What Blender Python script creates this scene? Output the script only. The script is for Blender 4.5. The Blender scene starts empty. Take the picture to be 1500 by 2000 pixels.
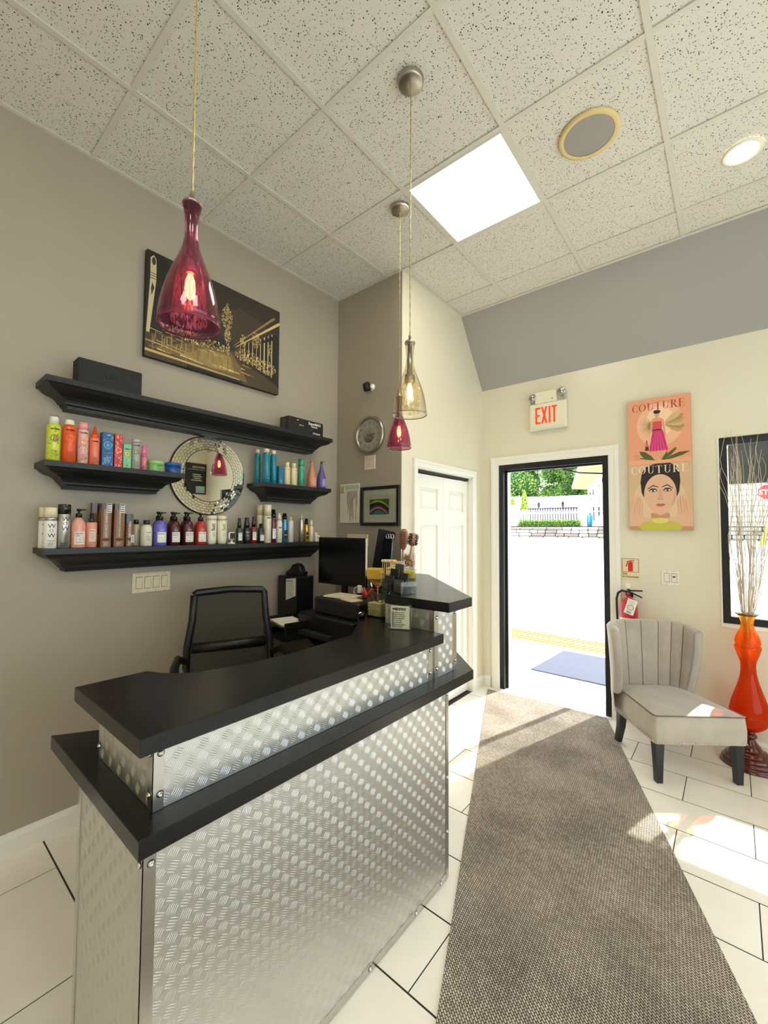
import bpy, math, random
from mathutils import Vector, Matrix, noise
random.seed(7)
sc = bpy.context.scene
COL = sc.collection
PI = math.pi
# ------------------------------------------------------------------ camera
YAW, PITCH, ROLL, FPX = -0.69203, 0.039776, 0.005721, 820.69
CAM = Vector((2.594, -0.670, 1.5086))
fw = Vector((math.sin(YAW)*math.cos(PITCH), math.cos(YAW)*math.cos(PITCH), math.sin(PITCH)))
rt0 = Vector((math.cos(YAW), -math.sin(YAW), 0)); up0 = rt0.cross(fw)
rt = rt0*math.cos(ROLL)+up0*math.sin(ROLL); up = -rt0*math.sin(ROLL)+up0*math.cos(ROLL)
cd = bpy.data.cameras.new('camera'); cam = bpy.data.objects.new('camera', cd); COL.objects.link(cam)
M = Matrix((rt, up, -fw)).transposed().to_4x4(); M.translation = CAM
cam.matrix_world = M
cd.sensor_fit = 'HORIZONTAL'; cd.sensor_width = 36; cd.lens = 36*FPX/1500
cd.clip_start = .02; cd.clip_end = 300
sc.camera = cam
# ------------------------------------------------------------------ world, sun, exposure
sc.view_settings.view_transform = 'Standard'
try: sc.view_settings.look = 'None'
except Exception: pass
sc.view_settings.gamma = 1; sc.view_settings.use_curve_mapping = False
sc.view_settings.exposure = 0.15
w = bpy.data.worlds.new('sky'); sc.world = w; w.use_nodes = True
nt = w.node_tree; bg = nt.nodes['Background']
sky = nt.nodes.new('ShaderNodeTexSky'); sky.sky_type = 'HOSEK_WILKIE'
SUN_DIR = Vector((-0.22, -0.75, -0.71)).normalized()      # the way the sunlight travels
sky.sun_direction = -SUN_DIR; sky.turbidity = 5
mixw = nt.nodes.new('ShaderNodeMix'); mixw.data_type = 'RGBA'; mixw.inputs[0].default_value = .6
nt.links.new(sky.outputs[0], mixw.inputs[6]); mixw.inputs[7].default_value = (.9, .95, 1, 1)
nt.links.new(mixw.outputs[2], bg.inputs[0]); bg.inputs[1].default_value = 5.4
sd = bpy.data.lights.new('sun', 'SUN'); sd.energy = 10; sd.angle = math.radians(.6); sd.color = (1, .95, .87)
so = bpy.data.objects.new('sun', sd); COL.objects.link(so)
so.rotation_euler = SUN_DIR.to_track_quat('-Z', 'Y').to_euler(); so.location = (8, 10, 9)
PANEL_E, CAN_E, BULB_E = 11.5, 22.0, 13.0

# ------------------------------------------------------------------ materials
def srgb(r, g=None, b=None):
    if g is None: r, g, b = r
    f = lambda c: (c/12.92 if c <= .04045 else ((c+.055)/1.055)**2.4)
    return (f(r/255), f(g/255), f(b/255), 1)
MC = {}
def mat(name, col=(200, 200, 200), rough=.5, metal=0, spec=.5, emit=0, noisy=0, nscale=30, bump=0, bscale=200, coat=0, trans=0, sheen=0, alpha=1, stretch=None):
    if name in MC: return MC[name]
    m = bpy.data.materials.new(name); m.use_nodes = True; MC[name] = m
    n = m.node_tree; p = n.nodes['Principled BSDF']
    p.inputs['Base Color'].default_value = srgb(col); p.inputs['Roughness'].default_value = rough
    p.inputs['Metallic'].default_value = metal; p.inputs['Specular IOR Level'].default_value = spec
    p.inputs['Coat Weight'].default_value = coat; p.inputs['Sheen Weight'].default_value = sheen
    p.inputs['Transmission Weight'].default_value = trans
    if alpha < 1: p.inputs['Alpha'].default_value = alpha
    if emit:
        p.inputs['Emission Color'].default_value = srgb(col); p.inputs['Emission Strength'].default_value = emit
    tc = n.nodes.new('ShaderNodeTexCoord'); mp = n.nodes.new('ShaderNodeMapping')
    n.links.new(tc.outputs['Object'], mp.inputs[0])
    if stretch: mp.inputs['Scale'].default_value = stretch
    if noisy:
        t = n.nodes.new('ShaderNodeTexNoise'); t.inputs['Scale'].default_value = nscale; t.inputs['Detail'].default_value = 4
        r = n.nodes.new('ShaderNodeValToRGB')
        c = srgb(col); a = [max(0, v*(1-noisy)) for v in c[:3]]; b = [min(1, v*(1+noisy)) for v in c[:3]]
        r.color_ramp.elements[0].position = .3; r.color_ramp.elements[1].position = .7
        r.color_ramp.elements[0].color = (*a, 1); r.color_ramp.elements[1].color = (*b, 1)
        n.links.new(mp.outputs[0], t.inputs['Vector']); n.links.new(t.outputs['Fac'], r.inputs[0]); n.links.new(r.outputs[0], p.inputs['Base Color'])
    if bump:
        t = n.nodes.new('ShaderNodeTexNoise'); t.inputs['Scale'].default_value = bscale; t.inputs['Detail'].default_value = 3
        b = n.nodes.new('ShaderNodeBump'); b.inputs['Strength'].default_value = bump; b.inputs['Distance'].default_value = .002
        n.links.new(mp.outputs[0], t.inputs['Vector']); n.links.new(t.outputs['Fac'], b.inputs['Height']); n.links.new(b.outputs[0], p.inputs['Normal'])
    return m
def glass(name, tint=(255, 255, 255), body=0, bodycol=None, rough=0, gloss=1):
    """thin clear or tinted glass: see-through with fresnel reflection, optional body colour"""
    if name in MC: return MC[name]
    m = bpy.data.materials.new(name); m.use_nodes = True; MC[name] = m
    n = m.node_tree; n.nodes.remove(n.nodes['Principled BSDF']); out = n.nodes['Material Output']
    tr = n.nodes.new('ShaderNodeBsdfTransparent'); tr.inputs[0].default_value = srgb(tint)
    gl = n.nodes.new('ShaderNodeBsdfGlossy'); gl.inputs['Roughness'].default_value = rough
    lw = n.nodes.new('ShaderNodeLayerWeight'); lw.inputs[0].default_value = .5
    pw = n.nodes.new('ShaderNodeMath'); pw.operation = 'POWER'; pw.inputs[1].default_value = 4; n.links.new(lw.outputs['Facing'], pw.inputs[0])
    fr = n.nodes.new('ShaderNodeMath'); fr.operation = 'MULTIPLY_ADD'; fr.inputs[1].default_value = .8; fr.inputs[2].default_value = .045; n.links.new(pw.outputs[0], fr.inputs[0])
    mx = n.nodes.new('ShaderNodeMixShader'); last = tr
    if body:
        d = n.nodes.new('ShaderNodeBsdfDiffuse'); d.inputs[0].default_value = srgb(bodycol or tint)
        t2 = n.nodes.new('ShaderNodeBsdfTranslucent'); t2.inputs[0].default_value = srgb(bodycol or tint)
        m1 = n.nodes.new('ShaderNodeMixShader'); m1.inputs[0].default_value = .5
        n.links.new(d.outputs[0], m1.inputs[1]); n.links.new(t2.outputs[0], m1.inputs[2])
        m2 = n.nodes.new('ShaderNodeMixShader'); m2.inputs[0].default_value = body
        n.links.new(tr.outputs[0], m2.inputs[1]); n.links.new(m1.outputs[0], m2.inputs[2]); last = m2
    if gloss != 1:
        mm = n.nodes.new('ShaderNodeMath'); mm.operation = 'MULTIPLY'; mm.inputs[1].default_value = gloss
        n.links.new(fr.outputs[0], mm.inputs[0]); n.links.new(mm.outputs[0], mx.inputs[0])
    else: n.links.new(fr.outputs[0], mx.inputs[0])
    n.links.new(last.outputs[0], mx.inputs[1]); n.links.new(gl.outputs[0], mx.inputs[2]); n.links.new(mx.outputs[0], out.inputs[0])
    return m
def crackle(name, tint, dark):
    """mercury-crackle inner glass of the pendants: vertical streaks, partly see-through"""
    m = bpy.data.materials.new(name); m.use_nodes = True
    n = m.node_tree; p = n.nodes['Principled BSDF']
    tc = n.nodes.new('ShaderNodeTexCoord'); mp = n.nodes.new('ShaderNodeMapping'); mp.inputs['Scale'].default_value = (260, 260, 55)
    t = n.nodes.new('ShaderNodeTexNoise'); t.inputs['Scale'].default_value = 1; t.inputs['Detail'].default_value = 2; t.inputs['Distortion'].default_value = .6
    r = n.nodes.new('ShaderNodeValToRGB'); r.color_ramp.elements[0].position = .46; r.color_ramp.elements[1].position = .56
    r.color_ramp.elements[0].color = srgb(tint); r.color_ramp.elements[1].color = srgb(dark)
    r2 = n.nodes.new('ShaderNodeValToRGB'); r2.color_ramp.elements[0].position = .47; r2.color_ramp.elements[1].position = .54
    r2.color_ramp.elements[0].color = (.5,)*3+(1,); r2.color_ramp.elements[1].color = (.03,)*3+(1,)
    n.links.new(tc.outputs['Object'], mp.inputs[0]); n.links.new(mp.outputs[0], t.inputs['Vector'])
    n.links.new(t.outputs['Fac'], r.inputs[0]); n.links.new(t.outputs['Fac'], r2.inputs[0])
    n.links.new(r.outputs[0], p.inputs['Base Color']); n.links.new(r2.outputs[0], p.inputs['Alpha'])
    p.inputs['Roughness'].default_value = .15; p.inputs['Metallic'].default_value = .5
    return m
def node_mat(name, rough=.8, spec=.3):
    m = bpy.data.materials.new(name); m.use_nodes = True; MC[name] = m
    n = m.node_tree; p = n.nodes['Principled BSDF']; p.inputs['Roughness'].default_value = rough; p.inputs['Specular IOR Level'].default_value = spec
    tc = n.nodes.new('ShaderNodeTexCoord'); mp = n.nodes.new('ShaderNodeMapping'); n.links.new(tc.outputs['Object'], mp.inputs[0])
    return m, n, p, mp
def ramp(n, src, stops):
    r = n.nodes.new('ShaderNodeValToRGB'); e = r.color_ramp.elements
    while len(e) < len(stops): e.new(.5)
    for i, (pos, c) in enumerate(stops): e[i].position = pos; e[i].color = c if len(c) == 4 else srgb(c)
    n.links.new(src, r.inputs[0]); return r

# acoustic ceiling tile: small dark flecks
m, n, p, mp = node_mat('acoustic_tile', .95, .1)
v = n.nodes.new('ShaderNodeTexVoronoi'); v.inputs['Scale'].default_value = 120; v.inputs['Randomness'].default_value = 1
t = n.nodes.new('ShaderNodeTexNoise'); t.inputs['Scale'].default_value = 70; t.inputs['Detail'].default_value = 3
n.links.new(mp.outputs[0], t.inputs['Vector'])
ad = n.nodes.new('ShaderNodeVectorMath'); ad.operation = 'MULTIPLY_ADD'; ad.inputs[1].default_value = (.012,)*3
n.links.new(t.outputs['Color'], ad.inputs[0]); n.links.new(mp.outputs[0], ad.inputs[2]); n.links.new(ad.outputs[0], v.inputs['Vector'])
mth = n.nodes.new('ShaderNodeMath'); mth.operation = 'SUBTRACT'
sep = n.nodes.new('ShaderNodeSeparateColor'); n.links.new(v.outputs['Color'], sep.inputs[0])
mu = n.nodes.new('ShaderNodeMath'); mu.operation = 'MULTIPLY'; mu.inputs[1].default_value = .34; n.links.new(sep.outputs[0], mu.inputs[0])
n.links.new(v.outputs['Distance'], mth.inputs[0]); n.links.new(mu.outputs[0], mth.inputs[1])
r = ramp(n, mth.outputs[0], [(0, (70, 64, 55)), (.035, (222, 216, 204))]); n.links.new(r.outputs[0], p.inputs['Base Color'])
b = n.nodes.new('ShaderNodeBump'); b.inputs['Strength'].default_value = .3; b.inputs['Distance'].default_value = .002
n.links.new(r.outputs[0], b.inputs['Height']); n.links.new(b.outputs[0], p.inputs['Normal'])
# woven runner
m, n, p, mp = node_mat('woven_runner', .95, .1)
mp.inputs['Rotation'].default_value = (0, 0, math.radians(38))
mp.inputs['Scale'].default_value = (1, 1, 1)
br = n.nodes.new('ShaderNodeTexBrick'); br.inputs['Scale'].default_value = 1
br.inputs['Brick Width'].default_value = .015; br.inputs['Row Height'].default_value = .0078; br.inputs['Mortar Size'].default_value = .0017
br.inputs['Mortar Smooth'].default_value = .6
br.inputs['Color1'].default_value = srgb(222, 212, 198); br.inputs['Color2'].default_value = srgb(184, 173, 160); br.inputs['Mortar'].default_value = srgb(70, 63, 58)
n.links.new(mp.outputs[0], br.inputs['Vector'])
t = n.nodes.new('ShaderNodeTexNoise'); t.inputs['Scale'].default_value = 3; t.inputs['Detail'].default_value = 5; n.links.new(mp.outputs[0], t.inputs['Vector'])
r = ramp(n, t.outputs['Fac'], [(.3, (205, 200, 195)), (.7, (255, 250, 245))])
mx = n.nodes.new('ShaderNodeMix'); mx.data_type = 'RGBA'; mx.blend_type = 'MULTIPLY'; mx.inputs[0].default_value = 1
n.links.new(br.outputs['Color'], mx.inputs[6]); n.links.new(r.outputs[0], mx.inputs[7]); n.links.new(mx.outputs[2], p.inputs['Base Color'])
b = n.nodes.new('ShaderNodeBump'); b.inputs['Strength'].default_value = .8; b.inputs['Distance'].default_value = .003; b.invert = True
n.links.new(br.outputs['Fac'], b.inputs['Height']); n.links.new(b.outputs[0], p.inputs['Normal'])

WALL = mat('greige_paint', (168, 157, 139), .55, noisy=.03, nscale=2, bump=.08, bscale=120)
CREAM = mat('cream_paint', (226, 218, 194), .32, noisy=.02, nscale=2, bump=.06, bscale=90)
SLOPE = mat('grey_paint', (166, 162, 156), .6, noisy=.02, nscale=2, bump=.08, bscale=120)
WHITE = mat('white_trim', (238, 234, 222), .35)
TILEF = mat('porcelain_tile', (243, 236, 222), .22, noisy=.035, nscale=5)
GROUT = mat('dark_grout', (48, 43, 38), .9)
TBAR = mat('ceiling_grid_white', (214, 208, 194), .5)
BLACKP = mat('black_satin_paint', (24, 23, 22), .45, bump=.05, bscale=60)
LAM = mat('black_laminate', (17, 17, 18), .27, spec=.38, noisy=.15, nscale=12)
LAMEDGE = mat('black_laminate_edge', (28, 28, 30), .38)
ALU = mat('brushed_aluminium', (214, 212, 208), .40, metal=1, bump=.06, bscale=300)
ALU2 = mat('aluminium_trim', (205, 203, 200), .25, metal=1)
CHROME = mat('chrome', (215, 215, 215), .1, metal=1)
NICKEL = mat('brushed_nickel', (176, 170, 158), .32, metal=1)
BLKMETAL = mat('black_anodised_frame', (34, 35, 42), .35, metal=.3)
PLAST = mat('black_plastic', (17, 17, 18), .38)
PLAST2 = mat('dark_grey_plastic', (40, 40, 42), .5)
IVORY = mat('ivory_plastic', (222, 208, 176), .35)
WPL = mat('white_plastic', (238, 236, 230), .35)
PAPER = mat('white_paper', (236, 232, 220), .8)
VELVET = mat('taupe_velvet', (178, 166, 152), .75, noisy=.12, nscale=7, sheen=.6)
PIPING = mat('velvet_piping', (120, 108, 98), .7)
BLKWOOD = mat('black_wood_leg', (26, 26, 30), .4)
CLEAR = glass('clear_glass', (250, 252, 252))
WINGL = glass('window_glass', (245, 250, 250), gloss=.6)
MIRROR = mat('mirror_silver', (235, 235, 230), .015, metal=1)
SEAM = mat('dark_seam', (40, 36, 30), .7)

# ------------------------------------------------------------------ mesh helpers
class MB:
    def __init__(s): s.v = []; s.f = []; s.mi = []; s.mats = []; s.sm = []
    def mid(s, m):
        if m not in s.mats: s.mats.append(m)
        return s.mats.index(m)
    def add(s, vs, fs, m, sm=False, fn=None):
        o = len(s.v)
        for q in vs: s.v.append(tuple(fn(q)) if fn else tuple(q))
        k = s.mid(m)
        for f in fs: s.f.append(tuple(i+o for i in f)); s.mi.append(k); s.sm.append(sm)
        return s
    def box(s, x0, x1, y0, y1, z0, z1, m, fn=None):
        vs = [(x, y, z) for x in (x0, x1) for y in (y0, y1) for z in (z0, z1)]
        return s.add(vs, [(0, 1, 3, 2), (4, 6, 7, 5), (0, 4, 5, 1), (2, 3, 7, 6), (0, 2, 6, 4), (1, 5, 7, 3)], m, False, fn)
    def cbox(s, c, d, m, R=None, bev=0):
        """box centred at c, size d, optional rotation matrix, optional chamfer"""
        hx, hy, hz = d[0]/2, d[1]/2, d[2]/2; b = min(bev, hx*.9, hy*.9, hz*.9)
        R = R or Matrix.Identity(3); c = Vector(c); f = lambda q: c+R@Vector(q)
        if not b: return s.box(-hx, hx, -hy, hy, -hz, hz, m, f)
        vs = []; ix = {}
        for sx in (-1, 1):
            for sy in (-1, 1):
                for sz in (-1, 1):
                    for a in range(3):
                        q = [sx*(hx-b), sy*(hy-b), sz*(hz-b)]; q[a] = (sx*hx, sy*hy, sz*hz)[a]
                        ix[sx, sy, sz, a] = len(vs); vs.append(q)
        fs = []
        for a in range(3):
            o = [i for i in range(3) if i != a]
            for sa in (-1, 1):
                ring = []
                for p_, q_ in ((-1, -1), (1, -1), (1, 1), (-1, 1)):
                    k = [0, 0, 0]; k[a] = sa; k[o[0]] = p_; k[o[1]] = q_; ring.append(ix[(*k, a)])
                fs.append(tuple(ring))
            for p_ in (-1, 1):
                for q_ in (-1, 1):
                    k0 = [0, 0, 0]; k1 = [0, 0, 0]; k0[a] = -1; k1[a] = 1; k0[o[0]] = k1[o[0]] = p_; k0[o[1]] = k1[o[1]] = q_
                    fs.append((ix[(*k0, o[0])], ix[(*k1, o[0])], ix[(*k1, o[1])], ix[(*k0, o[1])]))
        for sx in (-1, 1):
            for sy in (-1, 1):
                for sz in (-1, 1): fs.append(tuple(ix[sx, sy, sz, a] for a in range(3)))
        return s.add(vs, fs, m, False, f)
    def prism(s, poly, z0, z1, m, fn=None, bev=0):
        n = len(poly)
        if bev:
            c = Vector((sum(p[0] for p in poly)/n, sum(p[1] for p in poly)/n)); ins = []
            for i in range(n):
                a, b, d = Vector(poly[i-1]), Vector(poly[i]), Vector(poly[(i+1) % n])
                e1 = (b-a).normalized(); e2 = (d-b).normalized()
                n1 = Vector((-e1.y, e1.x)); n2 = Vector((-e2.y, e2.x)); k = (n1+n2); k = k/max(.3, k.dot(n1))
                ar = sum(poly[j][0]*poly[(j+1) % n][1]-poly[(j+1) % n][0]*poly[j][1] for j in range(n))
                ins.append(b+k*bev*(1 if ar > 0 else -1))
            vs = [(*p, z0+bev) for p in poly]+[(*p, z1-bev) for p in poly]+[(*p, z0) for p in ins]+[(*p, z1) for p in ins]
            fs = [tuple(range(2*n, 3*n))[::-1], tuple(range(3*n, 4*n))]
            for i in range(n):
                j = (i+1) % n; fs += [(i, j, n+j, n+i), (n+i, n+j, 3*n+j, 3*n+i), (2*n+i, 2*n+j, j, i)]
        else:
            vs = [(*p, z0) for p in poly]+[(*p, z1) for p in poly]
            fs = [tuple(range(n))[::-1], tuple(range(n, 2*n))]+[(i, (i+1) % n, n+(i+1) % n, n+i) for i in range(n)]
        return s.add(vs, fs, m, False, fn)
    def lathe(s, prof, m, c=(0, 0, 0), seg=24, sm=True, cap=True, fn=None, sx=1, sy=1):
        """prof = [(radius, z)]"""
        vs = []; n = len(prof)
        for r_, z in prof:
            for k in range(seg):
                a = 2*PI*k/seg; vs.append((c[0]+r_*math.cos(a)*sx, c[1]+r_*math.sin(a)*sy, c[2]+z))
        fs = [(i*seg+k, i*seg+(k+1) % seg, (i+1)*seg+(k+1) % seg, (i+1)*seg+k) for i in range(n-1) for k in range(seg)]
        s.add(vs, fs, m, sm, fn)
        if cap:
            caps = []
            if prof[0][0] > 1e-5: caps.append(tuple(range(seg))[::-1])
            if prof[-1][0] > 1e-5: caps.append(tuple(range((n-1)*seg, n*seg)))
            if caps:
                o = len(s.v)-len(vs); k = s.mid(m)
                for f in caps: s.f.append(tuple(i+o for i in f)); s.mi.append(k); s.sm.append(False)
        return s
    def cyl(s, a, b, r0, m, r1=None, seg=12, sm=True, cap=True):
        a, b = Vector(a), Vector(b); d = b-a; L = d.length; R = d.to_track_quat('Z', 'Y').to_matrix()
        return s.lathe([(r0, 0), (r0 if r1 is None else r1, L)], m, seg=seg, sm=sm, cap=cap, fn=lambda q: a+R@Vector(q))
    def tube(s, pts, r_, m, seg=6, sm=True):
        pts = [Vector(p) for p in pts]; vs = []; n = len(pts)
        rr = r_ if isinstance(r_, (list, tuple)) else [r_]*n
        u = None
        for i, p in enumerate(pts):
            t = (pts[min(i+1, n-1)]-pts[max(i-1, 0)]).normalized()
            if u is None: u = t.orthogonal().normalized()
            u = (u-t*u.dot(t)).normalized(); w_ = t.cross(u)
            for k in range(seg):
                a = 2*PI*k/seg; vs.append(p+(u*math.cos(a)+w_*math.sin(a))*rr[i])
        fs = [(i*seg+k, i*seg+(k+1) % seg, (i+1)*seg+(k+1) % seg, (i+1)*seg+k) for i in range(n-1) for k in range(seg)]
        fs += [tuple(range(seg))[::-1], tuple(range((n-1)*seg, n*seg))]
        return s.add(vs, fs, m, sm)
    def sphere(s, c, r_, m, seg=12, rings=8, sc_=(1, 1, 1), fn=None):
        prof = [(max(1e-6, math.sin(PI*i/rings)), -math.cos(PI*i/rings)) for i in range(rings+1)]
        c = Vector(c)
        g = lambda q: (fn or (lambda z: z))(c+Vector((q[0]*r_*sc_[0], q[1]*r_*sc_[1], q[2]*r_*sc_[2])))
        return s.lathe(prof, m, seg=seg, cap=False, fn=g)
    def build(s, name, parent=None, loc=None, rz=0, kind=None, label=None):
        me = bpy.data.meshes.new(name); me.from_pydata(s.v, [], s.f)
        for mm in s.mats: me.materials.append(mm)
        me.polygons.foreach_set('material_index', s.mi); me.polygons.foreach_set('use_smooth', s.sm)
        me.update()
        o = bpy.data.objects.new(name, me); COL.objects.link(o)
        if parent: o.parent = parent
        if loc is not None: o.location = loc
        if rz: o.rotation_euler = (0, 0, rz)
        if kind: o['kind'] = kind
        if label: o['label'] = label
        return o
def bevel(o, w_=.003, seg=2):
    b = o.modifiers.new('bevel', 'BEVEL'); b.width = w_; b.segments = seg; b.limit_method = 'ANGLE'; return o
def struct(o): o['kind'] = 'structure'; return o
def tag(o, label, cat, group=None):
    o['label'] = label; o['category'] = cat
    if group: o['group'] = group
    return o
def thing(name, label, cat, loc=(0, 0, 0), rz=0, group=None):
    o = bpy.data.objects.new(name, None); COL.objects.link(o); o.location = loc; o.rotation_euler = (0, 0, rz)
    o.empty_display_size = .05
    return tag(o, label, cat, group)
def dup(root, loc=None, rz=None, label=None):
    c = root.copy(); COL.objects.link(c)
    if loc is not None: c.location = loc
    if rz is not None: c.rotation_euler = (0, 0, rz)
    if label: c['label'] = label
    for ch in list(root.children):
        d = ch.copy(); COL.objects.link(d); d.parent = c
        for g in list(ch.children):
            e = g.copy(); COL.objects.link(e); e.parent = d
    return c
TC = {}
def text_geo(txt, size=1, bold=0, align='LEFT', sp=1):
    k = (txt, bold, align, sp)
    if k not in TC:
        cu = bpy.data.curves.new('t', 'FONT'); cu.body = txt; cu.size = 1; cu.resolution_u = 2; cu.fill_mode = 'FRONT'
        cu.align_x = align; cu.offset = bold; cu.space_character = sp
        ob = bpy.data.objects.new('t', cu); COL.objects.link(ob)
        dg = bpy.context.evaluated_depsgraph_get(); me = ob.evaluated_get(dg).to_mesh()
        TC[k] = ([tuple(v.co) for v in me.vertices], [tuple(p.vertices) for p in me.polygons])
        bpy.data.objects.remove(ob)
    vs, fs = TC[k]
    return [(v[0]*size, v[1]*size, 0) for v in vs], fs
def plane(o, u, v, n=None):
    o, u, v = Vector(o), Vector(u), Vector(v); n = Vector(n) if n else u.cross(v).normalized()
    return lambda q: o+u*q[0]+v*q[1]+n*(q[2] if len(q) > 2 else 0)
def poly2(mb, pts, m, fn, d=0):
    d += min(len(mb.f), 300)*1e-6
    mb.add([(p[0], p[1], d) for p in pts], [tuple(range(len(pts)))], m, False, fn)
def rect2(mb, x0, x1, y0, y1, m, fn, d=0): poly2(mb, [(x0, y0), (x1, y0), (x1, y1), (x0, y1)], m, fn, d)
def disc2(mb, cx, cy, r_, m, fn, d=0, seg=20, ry=None, a0=0, a1=2*PI):
    ry = ry or r_; k = seg if a1-a0 < 6.2 else seg-1
    poly2(mb, [(cx+r_*math.cos(a0+(a1-a0)*i/(seg if a1-a0 >= 6.2 else seg-1)), cy+ry*math.sin(a0+(a1-a0)*i/(seg if a1-a0 >= 6.2 else seg-1))) for i in range(seg)], m, fn, d)
def write(mb, txt, x, y, size, m, fn, d=0, bold=0, align='LEFT', sp=1, wrapr=None, sx=1, rot=0):
    vs, fs = text_geo(txt, size, bold, align, sp); c_, s_ = math.cos(rot), math.sin(rot)
    mb.add([(x+(v[0]*c_*sx-v[1]*s_), y+(v[0]*s_*sx+v[1]*c_), d) for v in vs], fs, m, False, fn)
def ink(c): return mat('ink_%d_%d_%d' % tuple(c), c, .6)
K = (20, 20, 20)
# ================================================================== THE ROOM
XR, YB, H = 4.8, -3.2, 3.48          # right wall, wall behind the camera, ceiling height
YD = 3.153                           # street wall, room side
# floor: tiles laid in running bond
fl = struct(MB().box(-.12, XR+.1, YB-.1, YD+.02, -.06, -.0014, GROUT).build('floor'))
tile_cache = {}
def ftile(x0, x1, y0, y1):
    g = .0022; k = (round(x1-x0, 3), round(y1-y0, 3))
    if k not in tile_cache:
        o = MB().cbox((0, 0, -.0006), (k[0]-.0042, k[1]-.0062, .0012), TILEF, bev=.0004).build('floor_tile'); tile_cache[k] = o.data
    else:
        o = bpy.data.objects.new('floor_tile', tile_cache[k]); COL.objects.link(o)
    o.parent = fl; o.location = ((x0+x1)/2, (y0+y1)/2, 0); o['kind'] = 'structure'
y0 = 3.144; row = 0
while y0 > YB+.01:
    ya = max(y0-.2955, YB); off = 2.347 if row % 2 == 0 else 2.646
    x = off-.598*6
    while x < XR:
        a, b_ = max(x, .001), min(x+.598, XR-.001)
        if b_-a > .02:
            if y0 > 1.83 and b_ <= .70:
                if ya < 1.8: ftile(a, b_, ya, 1.824)
            elif y0 > 1.98 and a < .70: ftile(.697, b_, ya, y0)
            else: ftile(a, b_, ya, y0)
        x += .598
    y0 = ya; row += 1
# walls
def wallbox(name, *a, m=WALL, kind=True):
    return struct(MB().box(*a, m).build(name))
wallbox('wall_left', -.12, 0, YB, 1.925, 0, H+.02)
wallbox('wall_corner', 0, .595, 1.825, 1.925, 0, H+.02)
cw = MB()      # closet wall with its door opening, sloped top at the street end
X0, X1 = .595, .695
CY0, CY1, CZ = 2.022, 2.925, 2.0
cw.box(X0, X1, 1.925, CY0, 0, H, CREAM)
cw.box(X0, X1, 1.8255, 1.925, 0, H, CREAM)
fnc = lambda q: (X0+(X1-X0)*q[2], q[0], q[1])
cw.prism([(CY0, CZ), (CY1, CZ), (CY1, 0), (YD, 0), (YD, 2.885), (2.73, H), (CY0, H)], 0, 1, CREAM, fn=lambda q: (X0+(X1-X0)*q[2], q[0], q[1]))
wcl = struct(cw.build('wall_closet'))
# grey facing on the end of the closet wall that continues the clock wall
struct(MB().box(.592, .6945, 1.8235, 1.8256, 0, H, WALL).build('wall_corner_facing'))
# closet interior
struct(MB().box(.50, .505, 1.93, 3.0, 0, 2.1, mat('closet_dark', (60, 56, 50), .9)).build('wall_closet_inside'))
# street wall with door and window openings
DX0, DX1, DZ = .868, 1.820, 2.128
WX0, WX1, WZ0, WZ1 = 2.530, 4.35, .845, 2.172
T = .17; ww = MB()
for a in ((.595, DX0, 0, 2.885), (DX1, WX0, 0, 2.885), (WX1, XR+.1, 0, 2.885), (DX0, DX1, DZ, 2.885), (WX0, WX1, 0, WZ0), (WX0, WX1, WZ1, 2.885)):
    ww.box(a[0], a[1], YD, YD+T, a[2], a[3], CREAM)
struct(ww.build('wall_street'))
struct(MB().prism([(2.73, H), (YD, 2.885), (YD+T, 2.885), (YD+T, H+.05), (2.73, H+.05)], .695, XR+.1, SLOPE, fn=lambda q: (q[2], q[0], q[1])).build('wall_slope'))
mb = MB()
RW0, RW1, RZ0, RZ1 = -2.2, 2.45, .35, 2.75
for a in ((YB, RW0, 0, H+.02), (RW1, YD+T, 0, H+.02), (RW0, RW1, 0, RZ0), (RW0, RW1, RZ1, H+.02)): mb.box(XR, XR+.1, a[0], a[1], a[2], a[3], CREAM)
struct(mb.build('wall_right'))
mb = MB()
for y in (RW0, -.62, .93, RW1-.05): mb.box(XR+.02, XR+.07, y, y+.05, RZ0, RZ1, BLKMETAL)
mb.box(XR+.02, XR+.07, RW0+.05, RW1-.05, RZ0, RZ0+.05, BLKMETAL); mb.box(XR+.02, XR+.07, RW0+.05, RW1-.05, RZ1-.05, RZ1, BLKMETAL)
w2 = struct(mb.build('added_window')); MB().box(XR+.04, XR+.046, RW0+.05, RW1-.05, RZ0+.05, RZ1-.05, WINGL).build('pane', w2)  # assumed window out of view, added to let daylight into the room
struct(MB().prism([(XR+.1, 2.95), (XR+2.6, 2.75), (XR+2.6, 2.82), (XR+.1, 3.05)], -3.4, 3.5, mat('sun_block_white', (236, 234, 228), .8), fn=lambda q: (q[0], q[2], q[1])).build('sun_block_roof'))  # unseen roof added to keep direct sun out of the right-hand window
wallbox('wall_back', -.12, XR+.1, YB-.1, YB, 0, H+.02, m=CREAM)
struct(MB().box(-.12, XR+.1, YB-.1, YD+T, H+.05, H+.1, WALL).build('roof_slab'))
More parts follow.
